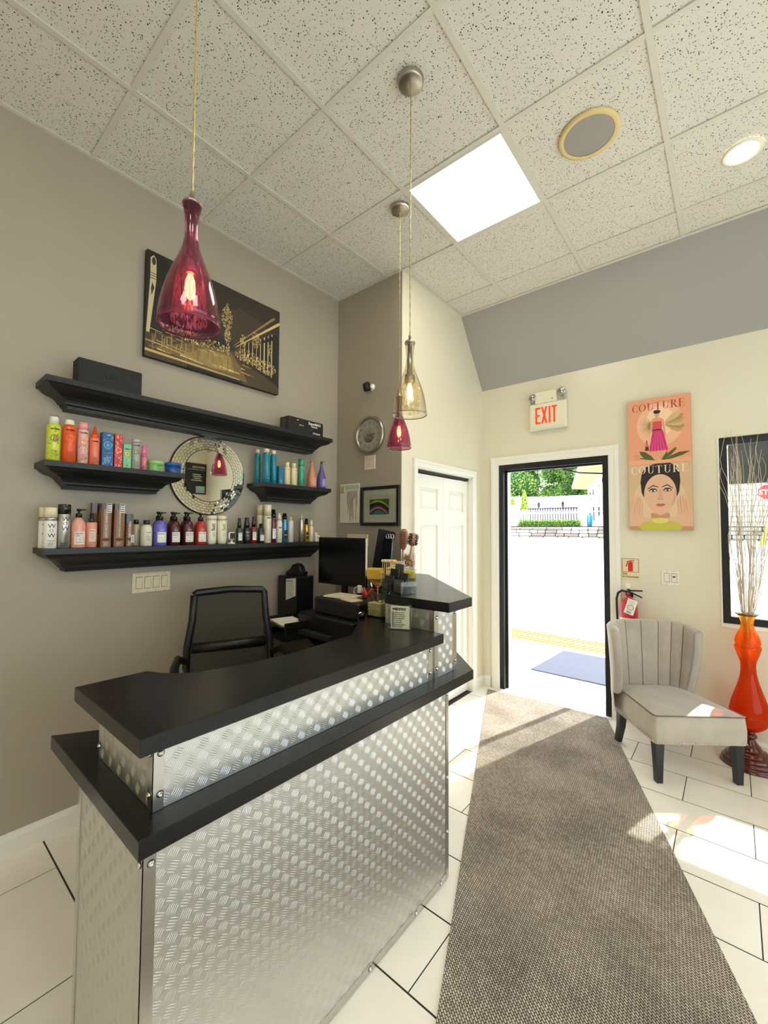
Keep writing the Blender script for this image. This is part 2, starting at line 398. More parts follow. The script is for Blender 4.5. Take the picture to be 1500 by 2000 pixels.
# ceiling: lay-in tiles in a white grid
ce = struct(MB().box(0, XR, YB, 2.73, H+.03, H+.04, GROUT).build('ceiling'))
gx = [0.0, .55, 1.16, 1.77, 2.38, 2.99, 3.60, 4.21, XR]
gy = [YB]+[round(.61*k, 3) for k in range(-5, 5)]+[2.73]
ct_cache = {}
PANELS = [(2, 1.22), (4, -1.83), (5, -.61), (5, -2.44)]  # first panel is in view; the others are added unseen for ambient light
def is_panel(i, ya):
    return any(i == a and abs(ya-b) < .01 for a, b in PANELS)
for i in range(len(gx)-1):
    for j in range(len(gy)-1):
        xa, xb, ya, yb = gx[i], gx[i+1], gy[j], gy[j+1]
        if ya >= 1.83-.01 and xb <= .6: continue
        if ya >= 1.82: xa = max(xa, .695)
        if yb > 1.83 and ya < 1.82 and xb < .6: yb = 1.825
        if is_panel(i, ya): continue
        t_ = .011; k = (round(xb-xa, 3), round(yb-ya, 3))
        if k not in ct_cache:
            o = MB().cbox((0, 0, .006), (k[0]-.004, k[1]-.004, .012), MC['acoustic_tile']).build('ceiling_tile'); ct_cache[k] = o.data
        else: o = bpy.data.objects.new('ceiling_tile', ct_cache[k]); COL.objects.link(o)
        o.parent = ce; o.location = ((xa+xb)/2, (ya+yb)/2, H+.004+random.uniform(0, .002))
for x in gx[1:-1]:
    ymx = 2.73 if x > .6 else 1.825
    MB().box(x-.0125, x+.0125, YB, ymx, H-.002, H+.004, TBAR).build('grid_bar', ce)
for y in gy[1:-1]:
    xs = [x for x in gx]
    if y > 1.825: xs = [.695]+[x for x in xs if x > .7]
    for a, b_ in zip(xs, xs[1:]):
        aa = a+.0125 if a not in (0, .695) else a
        MB().box(aa, b_-.0125, y-.0125, y+.0125, H-.0015, H+.004, TBAR).build('grid_bar', ce)
# wall angles around the ceiling edge
MB().box(0, .022, YB, 1.825, H-.003, H+.003, TBAR).build('wall_angle', ce)
MB().box(.022, .695, 1.803, 1.825, H-.003, H+.003, TBAR).build('wall_angle', ce)
MB().box(.695, .717, 1.825, 2.73, H-.003, H+.003, TBAR).build('wall_angle', ce)
MB().box(.717, XR, 2.705, 2.73, H-.003, H+.003, TBAR).build('wall_angle', ce)
# baseboards
def base(name, pts, m=WHITE):
    mb = MB()
    for (x0, y0_, x1, y1_) in pts:
        dx = .014
        mb.prism([(0, 0), (dx, 0), (dx, .075), (dx*.55, .09), (dx*.4, .098), (0, .1)], 0, 1, m,
                 fn=lambda q: (Vector((x0, y0_, 0)).lerp(Vector((x1, y1_, 0)), q[2])+Vector((y1_-y0_, -(x1-x0), 0)).normalized()*q[0]+Vector((0, 0, q[1]))))
    return struct(mb.build(name))
base('baseboard_left', [(0, YB, 0, 1.825)])
base('baseboard_corner', [(0.0145, 1.825, .695, 1.825)])
base('baseboard_closet', [(.695, 1.84, .695, 1.96), (.695, 3.0, .695, YD)])
base('baseboard_street', [(.7095, YD, .776, YD), (1.872, YD, XR, YD)])
base('baseboard_right', [(XR, YD-.015, XR, YB)])
# closet casing and bifold doors
def casing(name, fn, x0, x1, z1, wd=.075, th=.022, m=WHITE):
    """moulded casing round an opening in plane (u, z, depth)"""
    mb = MB()
    for s_, xa in ((-1, x0), (1, x1)):
        p = [(0, 0), (0, th*.55), (wd*.2, th*.75), (wd*.55, th*.8), (wd*.62, th), (wd*.95, th), (wd, th*.7), (wd, 0)]
        mb.prism([(xa+s_*a, b_) for a, b_ in (p if s_ > 0 else p)], 0, z1+wd, m, fn=lambda q: fn((q[0], q[2] if q[2] == 0 else q[2]-abs(0), q[1])))
    p = [(0, 0), (0, th*.55), (wd*.2, th*.75), (wd*.55, th*.8), (wd*.62, th*1.04), (wd*.95, th*1.04), (wd+.001, th*.7), (wd+.001, 0)]
    mb.prism([(z1+a, b_) for a, b_ in p], x0-wd-.001, x1+wd+.001, m, fn=lambda q: fn((q[2], q[0], q[1])))
    return mb
struct(casing('trim_1', lambda q: (.695+q[2], q[0], q[1]), CY0, CY1, CZ, .06).build('trim_1'))
jb = MB(); jb.box(.60, .694, CY0-.001, CY0+.012, 0, CZ, WHITE); jb.box(.60, .694, CY1-.012, CY1+.001, 0, CZ, WHITE); jb.box(.60, .694, CY0, CY1, CZ-.012, CZ+.001, WHITE)
struct(jb.build('trim_2'))
tk = MB().box(.63, .665, CY0+.012, CY1-.012, CZ-.036, CZ-.012, mat('closet_track', (30, 28, 26), .6))
struct(tk.build('trim_3'))
def leaf(name, ya, yb):
    """bifold leaf with three raised panels; local y along the wall, face towards +x"""
    W_, Hh, t_ = yb-ya, CZ-.055, .03
    d = MB(); fn = lambda q: (q[2], q[0], q[1])
    rows = [(.16, .78), (.92, 1.53), (1.655, 1.835)]; st = .085
    zs = [0.0]+[z for r_ in rows for z in r_]+[Hh]
    d.box(0, t_-.012, 0, W_, 0, Hh, WHITE)
    d.box(t_-.012, t_, 0, st, 0, Hh, WHITE); d.box(t_-.012, t_, W_-st, W_, 0, Hh, WHITE)
    for a, b_ in zip(zs[::2], zs[1::2]): d.box(t_-.012, t_, st, W_-st, a, b_, WHITE)
    for a, b_ in rows:
        y_0, y_1 = st+.012, W_-st-.012; z_0, z_1 = a+.012, b_-.012; k = .022
        vs = [(t_-.012, y_0, z_0), (t_-.012, y_1, z_0), (t_-.012, y_1, z_1), (t_-.012, y_0, z_1), (t_-.002, y_0+k, z_0+k), (t_-.002, y_1-k, z_0+k), (t_-.002, y_1-k, z_1-k), (t_-.002, y_0+k, z_1-k)]
        d.add(vs, [(0, 1, 5, 4), (1, 2, 6, 5), (2, 3, 7, 6), (3, 0, 4, 7), (4, 5, 6, 7)], WHITE)
    o = d.build(name, None, (.628, ya, .012)); return struct(o)
leaf('door_1', CY0+.014, (CY0+CY1)/2-.0015); leaf('door_2', (CY0+CY1)/2+.0015, CY1-.014)
# street door: casing, black storefront frame, cream reveal, leaf swung open outwards
struct(casing('trim_4', lambda q: (q[0], YD-q[2], q[1]), DX0, DX1, DZ-.003, .078).build('trim_4'))
fr = MB()
for a in ((DX0, DX0+.045), (DX1-.045, DX1)): fr.box(a[0], a[1], YD-.004, YD+.045, .0, DZ, BLKMETAL)
fr.box(DX0+.045, DX1-.045, YD-.004, YD+.045, DZ-.055, DZ, BLKMETAL)
fr.box(DX0+.04, DX0+.062, YD+.045, YD+.06, 0, DZ-.05, BLKMETAL); fr.box(DX0+.045, DX1-.045, YD+.045, YD+.06, DZ-.07, DZ-.05, BLKMETAL)
struct(fr.build('door_3'))
sc_ = MB()
for z in (.12, .2, .85, 1.3, 1.9): sc_.cyl((DX0+.0449, YD+.02, z), (DX0+.047, YD+.02, z), .004, CHROME)
struct(sc_.build('door_3_screws'))
rv = MB(); rv.box(DX0-.001, DX0+.03, YD+.06, YD+T+.03, -.02, DZ-.05, mat('reveal_cream', (232, 220, 186), .6))
rv.box(DX0, DX1, YD+.06, YD+T+.03, DZ-.05, DZ+.01, MC['reveal_cream'])
struct(rv.build('trim_5'))
struct(MB().prism([(YD-.05, 0), (YD+T, -.0), (YD+T+.02, -.02), (YD-.05, -.02)], DX0, DX1, mat('stone_sill', (236, 232, 224), .4), fn=lambda q: (q[2], q[0], q[1]+.006)).build('trim_6'))
# window: black frame, glass, white sill board
wf = MB(); fy0, fy1 = YD+.03, YD+.085
wf.box(WX0, WX0+.045, fy0, fy1, WZ0+.012, WZ1, BLKMETAL); wf.box(WX1-.045, WX1, fy0, fy1, WZ0+.012, WZ1, BLKMETAL)
wf.box(WX0+.045, WX1-.045, fy0, fy1, WZ1-.05, WZ1, BLKMETAL); wf.box(WX0+.045, WX1-.045, fy0, fy1, WZ0+.012, WZ0+.06, BLKMETAL)
wf.box(3.40, 3.44, fy0, fy1, WZ0+.06, WZ1-.05, BLKMETAL)
win = struct(wf.build('window_1'))
MB().box(WX0+.046, WX1-.046, fy0+.025, fy0+.031, WZ0+.061, WZ1-.051, WINGL).build('pane', win)
MB().box(WX0-.012, WX1+.01, YD-.006, fy0, WZ0-.012, WZ0+.012, WHITE).build('sill', win)
MB().box(WX0-.008, WX0+.001, YD-.004, fy0, WZ0, WZ1+.006, WHITE).build('edge_bead', win)
# ================================================================== CEILING FITTINGS
EMP = bpy.data.materials.new('lit_diffuser'); EMP.use_nodes = True
EMP.node_tree.nodes['Principled BSDF'].inputs['Emission Color'].default_value = (1, .93, .80, 1)
EMP.node_tree.nodes['Principled BSDF'].inputs['Emission Strength'].default_value = PANEL_E
EMC = EMP.copy(); EMC.name = 'lit_can'; EMC.node_tree.nodes['Principled BSDF'].inputs['Emission Strength'].default_value = CAN_E
EMC.node_tree.nodes['Principled BSDF'].inputs['Emission Color'].default_value = (1, .9, .7, 1)
labs = ['square lit ceiling panel beside the hanging pendant cords', 'added unseen lit ceiling panel behind the camera', 'added unseen lit ceiling panel over the right of the room', 'added unseen lit ceiling panel near the rear right corner']
for (i, ya), lb in zip(PANELS, labs):
    xa, xb, yb = gx[i], gx[i+1], ya+.61
    t_ = thing('ceiling_panel_light', lb, 'ceiling light', ((xa+xb)/2, (ya+yb)/2, H), 0)
    mb = MB(); a, b_ = .293, .280
    for s_ in (-1, 1):
        mb.box(s_*a, s_*b_, -a, a, -.003, .008, TBAR); mb.box(-b_, b_, s_*a, s_*b_, -.003, .008, TBAR)
    mb.build('frame', t_)
    MB().box(-b_, b_, -b_, b_, .001, .005, EMP).build('diffuser', t_)
for x, y, lb in ((2.675, 2.142, 'round recessed downlight near the street wall'), (3.9, 1.5, 'added unseen recessed downlight right of the frame'), (3.9, -1.5, 'added unseen recessed downlight behind the camera')):  # only the first is in view; the others are added to light the room
    t_ = thing('recessed_downlight', lb, 'ceiling light', (x, y, H), 0)
    MB().lathe([(.085, .003), (.088, -.004), (.072, -.007), (.062, .0)], mat('can_trim', (246, 240, 222), .4), seg=32, cap=False).build('trim_ring', t_)
    MB().lathe([(0.0001, -.001), (.064, -.001)], EMC, seg=32, cap=False).build('lens', t_)
t_ = thing('ceiling_speaker', 'round ceiling speaker with yellowed ring and grey grille', 'speaker', (2.083, 1.532, H))
MB().lathe([(.138, .003), (.14, -.006), (.128, -.012), (.115, -.009)], mat('yellowed_plastic', (226, 200, 140), .45), seg=48, cap=False).build('ring', t_)
MB().lathe([(.0001, -.0095), (.08, -.009), (.1155, -.007)], mat('speaker_grille', (158, 152, 144), .7, noisy=.1, nscale=400), seg=48, cap=False).build('grille', t_)
# ------------------------------------------------------------------ pendants
def pendant(x, y, ztop, shade, dark, tint, label, canopy=True, group='glass pendants over the counter', glow=(255, 190, 120)):
    t_ = thing('pendant_lamp', label, 'pendant lamp', (x, y, H), 0, group)
    if canopy:
        MB().lathe([(.0001, -.024), (.012, -.024), (.05, -.022), (.056, -.018), (.058, .0)], NICKEL, seg=32, cap=False).build('canopy', t_)
    L = ztop-H
    c = MB(); n_ = 40
    for k in range(2):
        pts = []
        for i in range(n_*4+1):
            z = -.02+(L+.03)*i/(n_*4); a = i*.55+k*PI
            pts.append((.0014*math.cos(a), .0014*math.sin(a), z))
        c.tube(pts, .0016, mat('clear_gold_cord', (196, 178, 120), .25, metal=.4), seg=4)
    c.build('cord', t_)
    MB().lathe([(.004, .035), (.006, .03), (.006, .012), (.019, .008), (.0225, .003), (.0225, -.002)], NICKEL, c=(0, 0, L), seg=20).build('cap', t_)
    prof = [(.0235, 0), (.0205, -.012), (.0165, -.035), (.0150, -.065), (.0165, -.090), (.022, -.115), (.031, -.140), (.042, -.168), (.0535, -.200), (.062, -.232), (.0685, -.264), (.0718, -.290), (.073, -.310)]
    full = prof+[(r_-.0022, z+(.0 if i else .0)) for i, (r_, z) in enumerate(prof[::-1])]
    MB().lathe(full, shade, c=(0, 0, L), seg=48, cap=False).build('glass_shade', t_)
    MB().lathe([(.0725, -.309), (.0738, -.311), (.0725, -.313), (.0708, -.311)], mat('shade_rim_'+tint, {'pink': (120, 30, 62), 'amber': (150, 128, 84)}[tint], .1), c=(0, 0, L), seg=48, cap=False).build('shade_rim', t_)
    MB().lathe([(.009, -.006), (.011, -.08), (.0125, -.135), (.021, -.14), (.021, -.175), (.015, -.18)], NICKEL, c=(0, 0, L), seg=20).build('socket', t_)
    sl = [(.016, -.115), (.024, -.15), (.033, -.19), (.038, -.23), (.041, -.27), (.043, -.300)]
    MB().lathe(sl, dark, c=(0, 0, L), seg=28, cap=False).build('crackle_sleeve', t_)
    e = bpy.data.materials.get('bulb_'+tint)
    if not e:
        e = bpy.data.materials.new('bulb_'+tint); e.use_nodes = True; p_ = e.node_tree.nodes['Principled BSDF']
        p_.inputs['Emission Color'].default_value = srgb(glow); p_.inputs['Emission Strength'].default_value = BULB_E
    MB().lathe([(.006, -.18), (.011, -.195), (.013, -.215), (.011, -.235), (.0001, -.246)], e, c=(0, 0, L), seg=16, cap=False).build('bulb', t_)
    return t_
PINKG = glass('pink_glass', (234, 196, 212), body=.05, bodycol=(180, 60, 120))
AMBG = glass('pale_amber_glass', (251, 248, 240), body=.012, bodycol=(226, 214, 170))
ckp = crackle('pink_crackle', (226, 150, 180), (170, 60, 100)); cka = crackle('amber_crackle', (206, 190, 140), (140, 120, 80))
pendant(1.560, -.189, 2.322, PINKG, ckp, 'pink', 'large pink glass pendant lamp hanging nearest, in front of the canvas print', glow=(255, 168, 96))
pendant(1.546, .762, 2.304, AMBG, cka, 'amber', 'clear amber glass pendant lamp between the two pink ones', glow=(255, 225, 150))
pendant(1.061, 1.318, 2.304, PINKG, ckp, 'pink', 'small pink glass pendant lamp hanging farthest, below the clear one', glow=(255, 168, 96))
# ================================================================== RECEPTION COUNTER
rc = thing('reception_counter', 'two-tier reception counter clad in silver tread plate with black ledges', 'counter')
LZ0, LZ1 = .812, .855; UZ0, UZ1 = 1.02, 1.06; TZ0, TZ1 = 1.152, 1.194
FX = 1.613
body = [(1.175, -.283), (FX, -.283), (FX, .962), (1.455, 1.118), (.735, 1.80), (.55, 1.80), (1.28, .98), (1.50, .90), (1.50, -.18), (1.175, -.18)]
body = [(1.180, -.278), (FX-.005, -.278), (FX-.005, .960), (.77, 1.785), (.60, 1.785), (1.48, .90), (1.48, -.17), (1.180, -.17)]
MB().prism(body, .004, LZ0, LAM).build('base_body', rc)
def tread(mb, L, Hh, fn, m, pitch=.0310):
    """five-bar tread relief on a L x Hh plate"""
    ni, nj = int(L/pitch), int(Hh/pitch)
    ox, oy = (L-ni*pitch)/2, (Hh-nj*pitch)/2
    for i in range(ni):
        for j in range(nj):
            cx, cy = ox+(i+.5)*pitch, oy+(j+.5)*pitch
            a = math.radians(58 if (i+j) % 2 else -32)
            ca, sa = math.cos(a), math.sin(a)
            for k in range(-2, 3):
                l = .0126 if abs(k) < 2 else .0108
                bx, by = cx-sa*k*.0054, cy+ca*k*.0054
                hw, hh = .00105, .0006
                pts = [(-l, 0, 0), (-l*.5, -hw, 0), (l*.5, -hw, 0), (l, 0, 0), (l*.5, hw, 0), (-l*.5, hw, 0), (-l*.5, 0, hh), (l*.5, 0, hh)]
                vs = [(bx+p[0]*ca-p[1]*sa, by+p[0]*sa+p[1]*ca, p[2]) for p in pts]
                mb.add(vs, [(0, 1, 6), (1, 2, 7, 6), (2, 3, 7), (3, 4, 7), (4, 5, 6, 7), (5, 0, 6)], m, False, fn)
def plate(name, p0, p1, z0, z1, th=.004):
    """tread-plate sheet from p0 to p1 (plan), outward side on the right of the direction p0->p1"""
    p0, p1 = Vector((*p0, 0)), Vector((*p1, 0)); u = (p1-p0).normalized(); n_ = Vector((u.y, -u.x, 0)); L = (p1-p0).length
    fn = lambda q: p0+u*q[0]+Vector((0, 0, z0+q[1]))+n_*q[2]
    mb = MB(); mb.prism([(0, 0), (L, 0), (L, z1-z0), (0, z1-z0)], 0, th, ALU, fn)
    o = mb.build(name, rc)
    tb = MB(); tread(tb, L-.006, z1-z0-.006, lambda q: fn((q[0]+.003, q[1]+.003, th+q[2])), ALU)
    t = tb.build('tread_relief', o); t['kind'] = 'stuff'
    return o
e_ = .0055
plate('front_plate', (FX-e_+.001, -.280), (FX-e_+.001, .958), .006, LZ0-.002)
plate('end_plate', (1.182, -.2785), (FX-.008, -.2785), .006, LZ0-.002)
dv = Vector((.77-FX+.005, 1.785-.960)).normalized()
plate('angled_plate', (FX-.006, .9625), (FX-.006+dv.x*1.0, .9625+dv.y*1.0), .006, LZ0-.002)
# aluminium angle trims and screws
def angle(name, corner, ua, ub, z0, z1, wd=.026, th=.0018):
    """vertical L-trim round a corner; ua, ub run along the two faces away from the corner, n outward computed"""
    c = Vector((*corner, 0)); ua = Vector((*ua, 0)).normalized(); ub = Vector((*ub, 0)).normalized()
    mb = MB()
    for u, o_ in ((ua, ub), (ub, ua)):
        n_ = Vector((u.y, -u.x, 0));
        if n_.dot(o_) > 0: n_ = -n_
        mb.prism([(-th, 0), (wd, 0), (wd, th), (-th, th)], z0, z1, ALU2, fn=lambda q: c+u*q[0]+n_*q[1]+Vector((0, 0, q[2])))
    return mb.build(name, rc)
def screw(pos, n_):
    mb = MB(); n_ = Vector(n_).normalized(); p = Vector(pos)
    R = n_.to_track_quat('Z', 'Y').to_matrix()
    mb.lathe([(.0068, 0), (.0066, .0022), (.0045, .0042), (.0038, .0044), (.0036, .0028), (.0001, .0028)], CHROME, seg=14, cap=False, fn=lambda q: p+R@Vector(q))
    mb.lathe([(.0085, 0), (.0085, .0007), (.0068, .0008)], PLAST2, seg=14, cap=False, fn=lambda q: p+R@Vector(q))
    mb.build('screw', rc)
q0 = .0052
angle('corner_trim', (FX-.0005+.001, -.2838+.0003), (-1, 0), (0, 1), .004, LZ0-.001)
angle('corner_trim', (FX+.0005, .9620), (0, -1), tuple(dv), .004, LZ0-.001, wd=.018)
MB().box(1.176, 1.181, -.2845, -.17, .004, LZ0-.001, ALU2).build('corner_trim', rc)
MB().box(1.176, 1.194, -.2855, -.2830, .004, LZ0-.001, ALU2).build('corner_trim', rc)
MB().box(FX-.001, FX+.0025, -.255, .942, .004, .028, ALU2).build('floor_trim', rc)
MB().box(1.20, FX-.03, -.2855, -.2825, .004, .026, ALU2).build('floor_trim', rc)
for z in (.786, .43, .06): screw((FX+.0018, -.268, z), (1, 0, 0)); screw((FX-.013, -.2858, z), (0, -1, 0))
for z in (.786, .43, .20): screw((FX+.0018, .952, z), (1, 0, 0))
for y in (-.15, .15, .45, .72, .90): screw((FX+.0025, y, .016), (1, 0, 0))
# ledges
nw = Vector((.93-1.475, 1.82-1.302)).normalized()
lower = [(.935, -.298), (1.630, -.300), (1.652, 1.125), (1.475, 1.302), (.955, 1.803), (.02, 1.803), (.02, 1.16), (.40, 1.10), (1.20, .72), (1.22, .05), (1.05, -.12)]
LW = MB().prism(lower, LZ0, LZ1, LAM, bev=.0018).build('lower_ledge', rc)
# riser between the ledges
RX = 1.557
ris = [(1.200, -.240), (RX-.004, -.240), (RX+.016, .885), (1.36, .885), (1.34, .2), (1.30, .0), (1.200, -.06)]
MB().prism(ris, LZ1, UZ0, LAM).build('riser_body', rc)
plate('riser_plate', (RX-.004, -.2405), (RX+.0165, .885), LZ1+.001, UZ0-.001)
plate('riser_end_plate', (1.201, -.2405), (RX-.0045, -.2405), LZ1+.001, UZ0-.001)
angle('corner_trim', (RX+.0015, -.2455), (-1, 0), (0, 1), LZ1+.001, UZ0-.001, wd=.024)
MB().box(1.194, 1.200, -.246, -.225, LZ1+.001, UZ0-.001, ALU2).build('corner_trim', rc)
MB().prism([(RX+.0205, .858), (RX+.0225, .858), (RX+.0245, .887), (RX+.0205, .887)], LZ1+.001, UZ0-.001, ALU2).build('corner_trim', rc)
MB().box(1.40, 1.5800, .8875, .8965, LZ1+.001, UZ0-.001, ALU2).build('corner_trim', rc)
for z in (.892, .985):
    screw((RX+.0030, -.230, z), (1, 0, 0)); screw((RX-.012, -.2475, z), (0, -1, 0)); screw((RX+.0228, .871, z), (1, 0, 0)); screw((1.206, -.2470, z), (0, -1, 0))
upper = [(1.165, -.300), (1.622, -.300), (1.634, .93), (1.3, .93), (1.345, .62), (1.365, .30), (1.345, .12), (1.298, -.026), (1.262, -.066), (1.227, -.092), (1.174, -.113)]
upper[2:4] = [(1.632, .896), (1.295, .896), (1.295, 1.075), (1.10, 1.095), (1.06, .96), (1.22, .80)]
MB().prism(upper, UZ0, UZ1, LAM, bev=.0018).build('upper_ledge', rc)
# tall end section
tb = [(1.32, .90), (1.577, .90), (1.578, 1.078), (.86, 1.76), (.62, 1.76), (1.32, 1.12)]
MB().prism(tb, LZ1, TZ0, LAM).build('tall_body', rc)
plate('tall_plate', (1.579, .926), (1.579, 1.058), LZ1+.001, TZ0-.001)
plate('tall_inner_plate', (1.31, .8985), (1.575, .8985), UZ1+.001, TZ0-.001)
tv = Vector((.86-1.578, 1.76-1.078)).normalized()
plate('tall_angled_plate', (1.579+tv.x*.012, 1.0805+tv.y*.012), (1.579+tv.x*.95, 1.0805+tv.y*.95), LZ1+.001, TZ0-.001)
MB().box(1.577, 1.586, .8975, .924, LZ1+.001, TZ0-.001, ALU2).build('corner_trim', rc)
MB().box(1.560, 1.586, .8925, .8972, UZ1+.001, TZ0-.001, ALU2).build('corner_trim', rc)
MB().box(1.581, 1.5865, 1.058, 1.084, LZ1+.001, TZ0-.001, ALU2).build('corner_trim', rc)
for z in (.90, 1.12): screw((1.586, .912, z), (1, 0, 0)); screw((1.5865, 1.070, z), (1, 0, 0))
tall = [(1.660, .895), (1.660, 1.098), (.965, 1.785), (.42, 1.785), (1.0, 1.13), (1.30, 1.10), (1.31, .895)]
MB().prism(tall, TZ0, TZ1, LAM, bev=.0018).build('tall_ledge', rc)

# ================================================================== WALL SHELVES
def shelf(name, label, y0, y1, zt, dep=.2):
    t = thing(name, label, 'shelf', (0, y0, zt), 0, 'black crown-moulded wall shelves')
    L = y1-y0; mb = MB()
    # cove profile: (depth from wall, z) ; mitred returns at both ends
    prof = [(dep, 0), (dep, -.026), (dep-.012, -.030), (dep-.022, -.042), (dep-.040, -.052), (dep-.058, -.058), (dep-.074, -.068), (dep-.085, -.082), (dep-.088, -.088), (dep-.095, -.089), (dep-.097, -.098), (dep-.106, -.104), (dep-.110, -.118)]
    vs = []
    for d, z in prof:
        i = dep-d
        vs += [(0, i, z), (d, i, z), (d, L-i, z), (0, L-i, z)]
    fs = []
    for k in range(len(prof)-1):
        for c in range(3): fs.append((4*k+c, 4*k+c+1, 4*k+4+c+1, 4*k+4+c))
    k = 4*(len(prof)-1)
    fs += [(3, 2, 1, 0), (k, k+1, k+2, k+3)]
    mb.add(vs[4:], [tuple(i-4 for i in f) for f in fs if min(f) >= 4], BLACKP)
    mb.build('crown_moulding', t)
    MB().box(0, dep, 0, L, -.026, 0, BLACKP).build('shelf_board', t)
    return t
shelf('wall_shelf', 'longest-set top black wall shelf holding two black boxes', -.200, 1.586, 2.207)
shelf('wall_shelf', 'short black wall shelf left of the round mirror', -.194, .443, 1.815)
shelf('wall_shelf', 'short black wall shelf right of the round mirror', .963, 1.575, 1.815)
shelf('wall_shelf', 'lowest long black wall shelf crowded with hair product bottles', -.187, 1.583, 1.408)

# ================================================================== HAIR PRODUCTS
def wrap(R, a0=0, z0=0): return lambda q: ((R+(q[2] if len(q) > 2 else 0)+.0006)*math.cos(q[0]/R+a0), (R+(q[2] if len(q) > 2 else 0)+.0006)*math.sin(q[0]/R+a0), q[1]+z0)
def wrect(mb, R, w_, z0, z1, m, a0=0, d=0, x0=None, x1=None):
    x0 = -w_/2 if x0 is None else x0; x1 = w_/2 if x1 is None else x1; n_ = 8; f = wrap(R, a0)
    vs = []; 
    for i in range(n_+1):
        x = x0+(x1-x0)*i/n_; vs += [f((x, z0, d)), f((x, z1, d))]
    mb.add(vs, [(2*i, 2*i+2, 2*i+3, 2*i+1) for i in range(n_)], m, True)
def lines(mb, fn, x0, x1, z, n_, dz, m, h=.0016, d=.0004, seed=0):
    rr = random.Random(seed)
    for i in range(n_):
        a = x0+(x1-x0)*rr.uniform(0, .12); b_ = x1-(x1-x0)*rr.uniform(0, .4)
        zz = z-i*dz
        poly2(mb, [(a, zz), ((a+b_)/2, zz), (b_, zz), (b_, zz+h), ((a+b_)/2, zz+h), (a, zz+h)], m, fn, d)
def bmat(c, rough=.28, metal=0, coat=.3): return mat('pack_%d_%d_%d_%d' % (*c, int(metal*9)), c, rough, metal, coat=coat)
GRP = 'hair products on the wall shelves'
def bottle(name, label, x, y, zs, prof, col, parts=(), lab=None, text=(), metal=0, group=GRP, face=0, cat='bottle', rough=.28, extra=None):
    """prof: body profile; parts: [(name, profile, colour, metal)]; lab: (R, width, z0, z1, colour)"""
    t = thing(name, label, cat, (x, y, zs), face, group)
    MB().lathe(prof, bmat(col, rough, metal), seg=22).build('body', t)
    for nm, pf, c, me in parts: MB().lathe(pf, bmat(c, .3, me), seg=18).build(nm, t)
    if lab or text:
        mb = MB()
        if lab:
            R, w_, z0, z1, c = lab; wrect(mb, R, w_, z0, z1, ink(c))
        for tx in text:
            s_, x_, z_, size, c, R = tx[:6]; bold = tx[6] if len(tx) > 6 else .01; rot = tx[7] if len(tx) > 7 else 0
            if s_ is None: lines(mb, wrap(R), x_, -x_, z_, size[0], size[1], ink(c), seed=int(x_*1e4) % 97+len(name))
            else: write(mb, s_, x_, z_, size, ink(c), wrap(R), .0004, bold, rot=rot)
        mb.build('label_print', t)
    if extra: extra(t)
    return t
def cylp(r_, h, sh=.006, neck=None, b_=.002):
    p = [(.0001, 0), (r_-b_, 0), (r_, b_), (r_, h-sh)]
    if neck: p += [(r_*.93, h-sh*.55), (r_*.75, h-sh*.2), (neck, h)]
    else: p += [(r_-.001, h-.001), (r_*.9, h)]
    return p
def pumphead(r_, z0, h, reach=.03, m=PLAST):
    def f(t):
        mb = MB(); mb.lathe([(r_, z0), (r_, z0+h*.42), (r_*.8, z0+h*.5), (r_*.35, z0+h*.52), (r_*.35, z0+h*.74), (r_*.75, z0+h*.76), (r_*.75, z0+h), (.0001, z0+h)], m, seg=16)
        mb.cbox((reach*.3, reach*.42, z0+h*.9), (reach*.5, reach*.9, h*.13), m, R=Matrix.Rotation(-.5, 3, 'Z'), bev=.001); mb.build('pump', t)
    return f
S1, S2, S3 = 1.408, 1.815, 2.207
dk = (24, 24, 24)
# ---- lowest shelf, left to right
def wow(x, y, h, r_, col, cap, caph, lb, metal=0, band=False):
    parts = [('cap', [(r_*.985, h-caph), (r_*.985, h-.002), (r_*.9, h), (.0001, h)], cap, 0)]
    if band: parts.append(('band', [(r_*.9, h-caph-.016), (r_*.9, h-caph)], (190, 185, 180), 1))
    hb = h-caph-(.016 if band else 0)
    txt = [('W', -.014, hb-.034, .028, dk, r_, 0), ('O', -.009, hb-.053, .021, dk, r_, 0), ('W', -.014, hb-.078, .028, dk, r_, 0), (None, -.014, .024, (3, .006), dk, r_)]
    if not metal: txt.append(('COLOR', -.014, .033, .008, (190, 60, 90), r_, .02))
    return bottle('spray_can', lb, x, y, S1, cylp(r_, hb, .004), col, parts, None, txt, metal=metal, cat='spray can')
wow(.09, -.163, .192, .023, (232, 226, 214), (222, 208, 176), .046, 'cream bottle half hidden at the left end of the lowest shelf', band=True)
wow(.145, -.153, .191, .0262, (236, 231, 222), (226, 212, 180), .046, 'cream WOW bottle with silver band at the left end of the lowest shelf', band=True)
wow(.14, -.100, .208, .0260, (188, 184, 176), (26, 26, 26), .046, 'silver WOW can with black cap on the lowest shelf', metal=.8)
pk = (226, 160, 138)
bottle('pump_bottle', 'peach pink pump bottle with black pump beside the silver can', .14, -.042, S1, [(.0001, 0), (.028, 0), (.030, .003), (.030, .105), (.027, .122), (.018, .137), (.013, .142), (.013, .146)], pk, (), (.030, .046, .016, .078, (234, 214, 200)), [('Vitamino', -.020, .066, .009, dk, .030, .015), ('Color', -.020, .056, .009, dk, .030, .015), (None, -.019, .046, (4, .007), (40, 50, 90), .030)], extra=pumphead(.013, .145, .044))
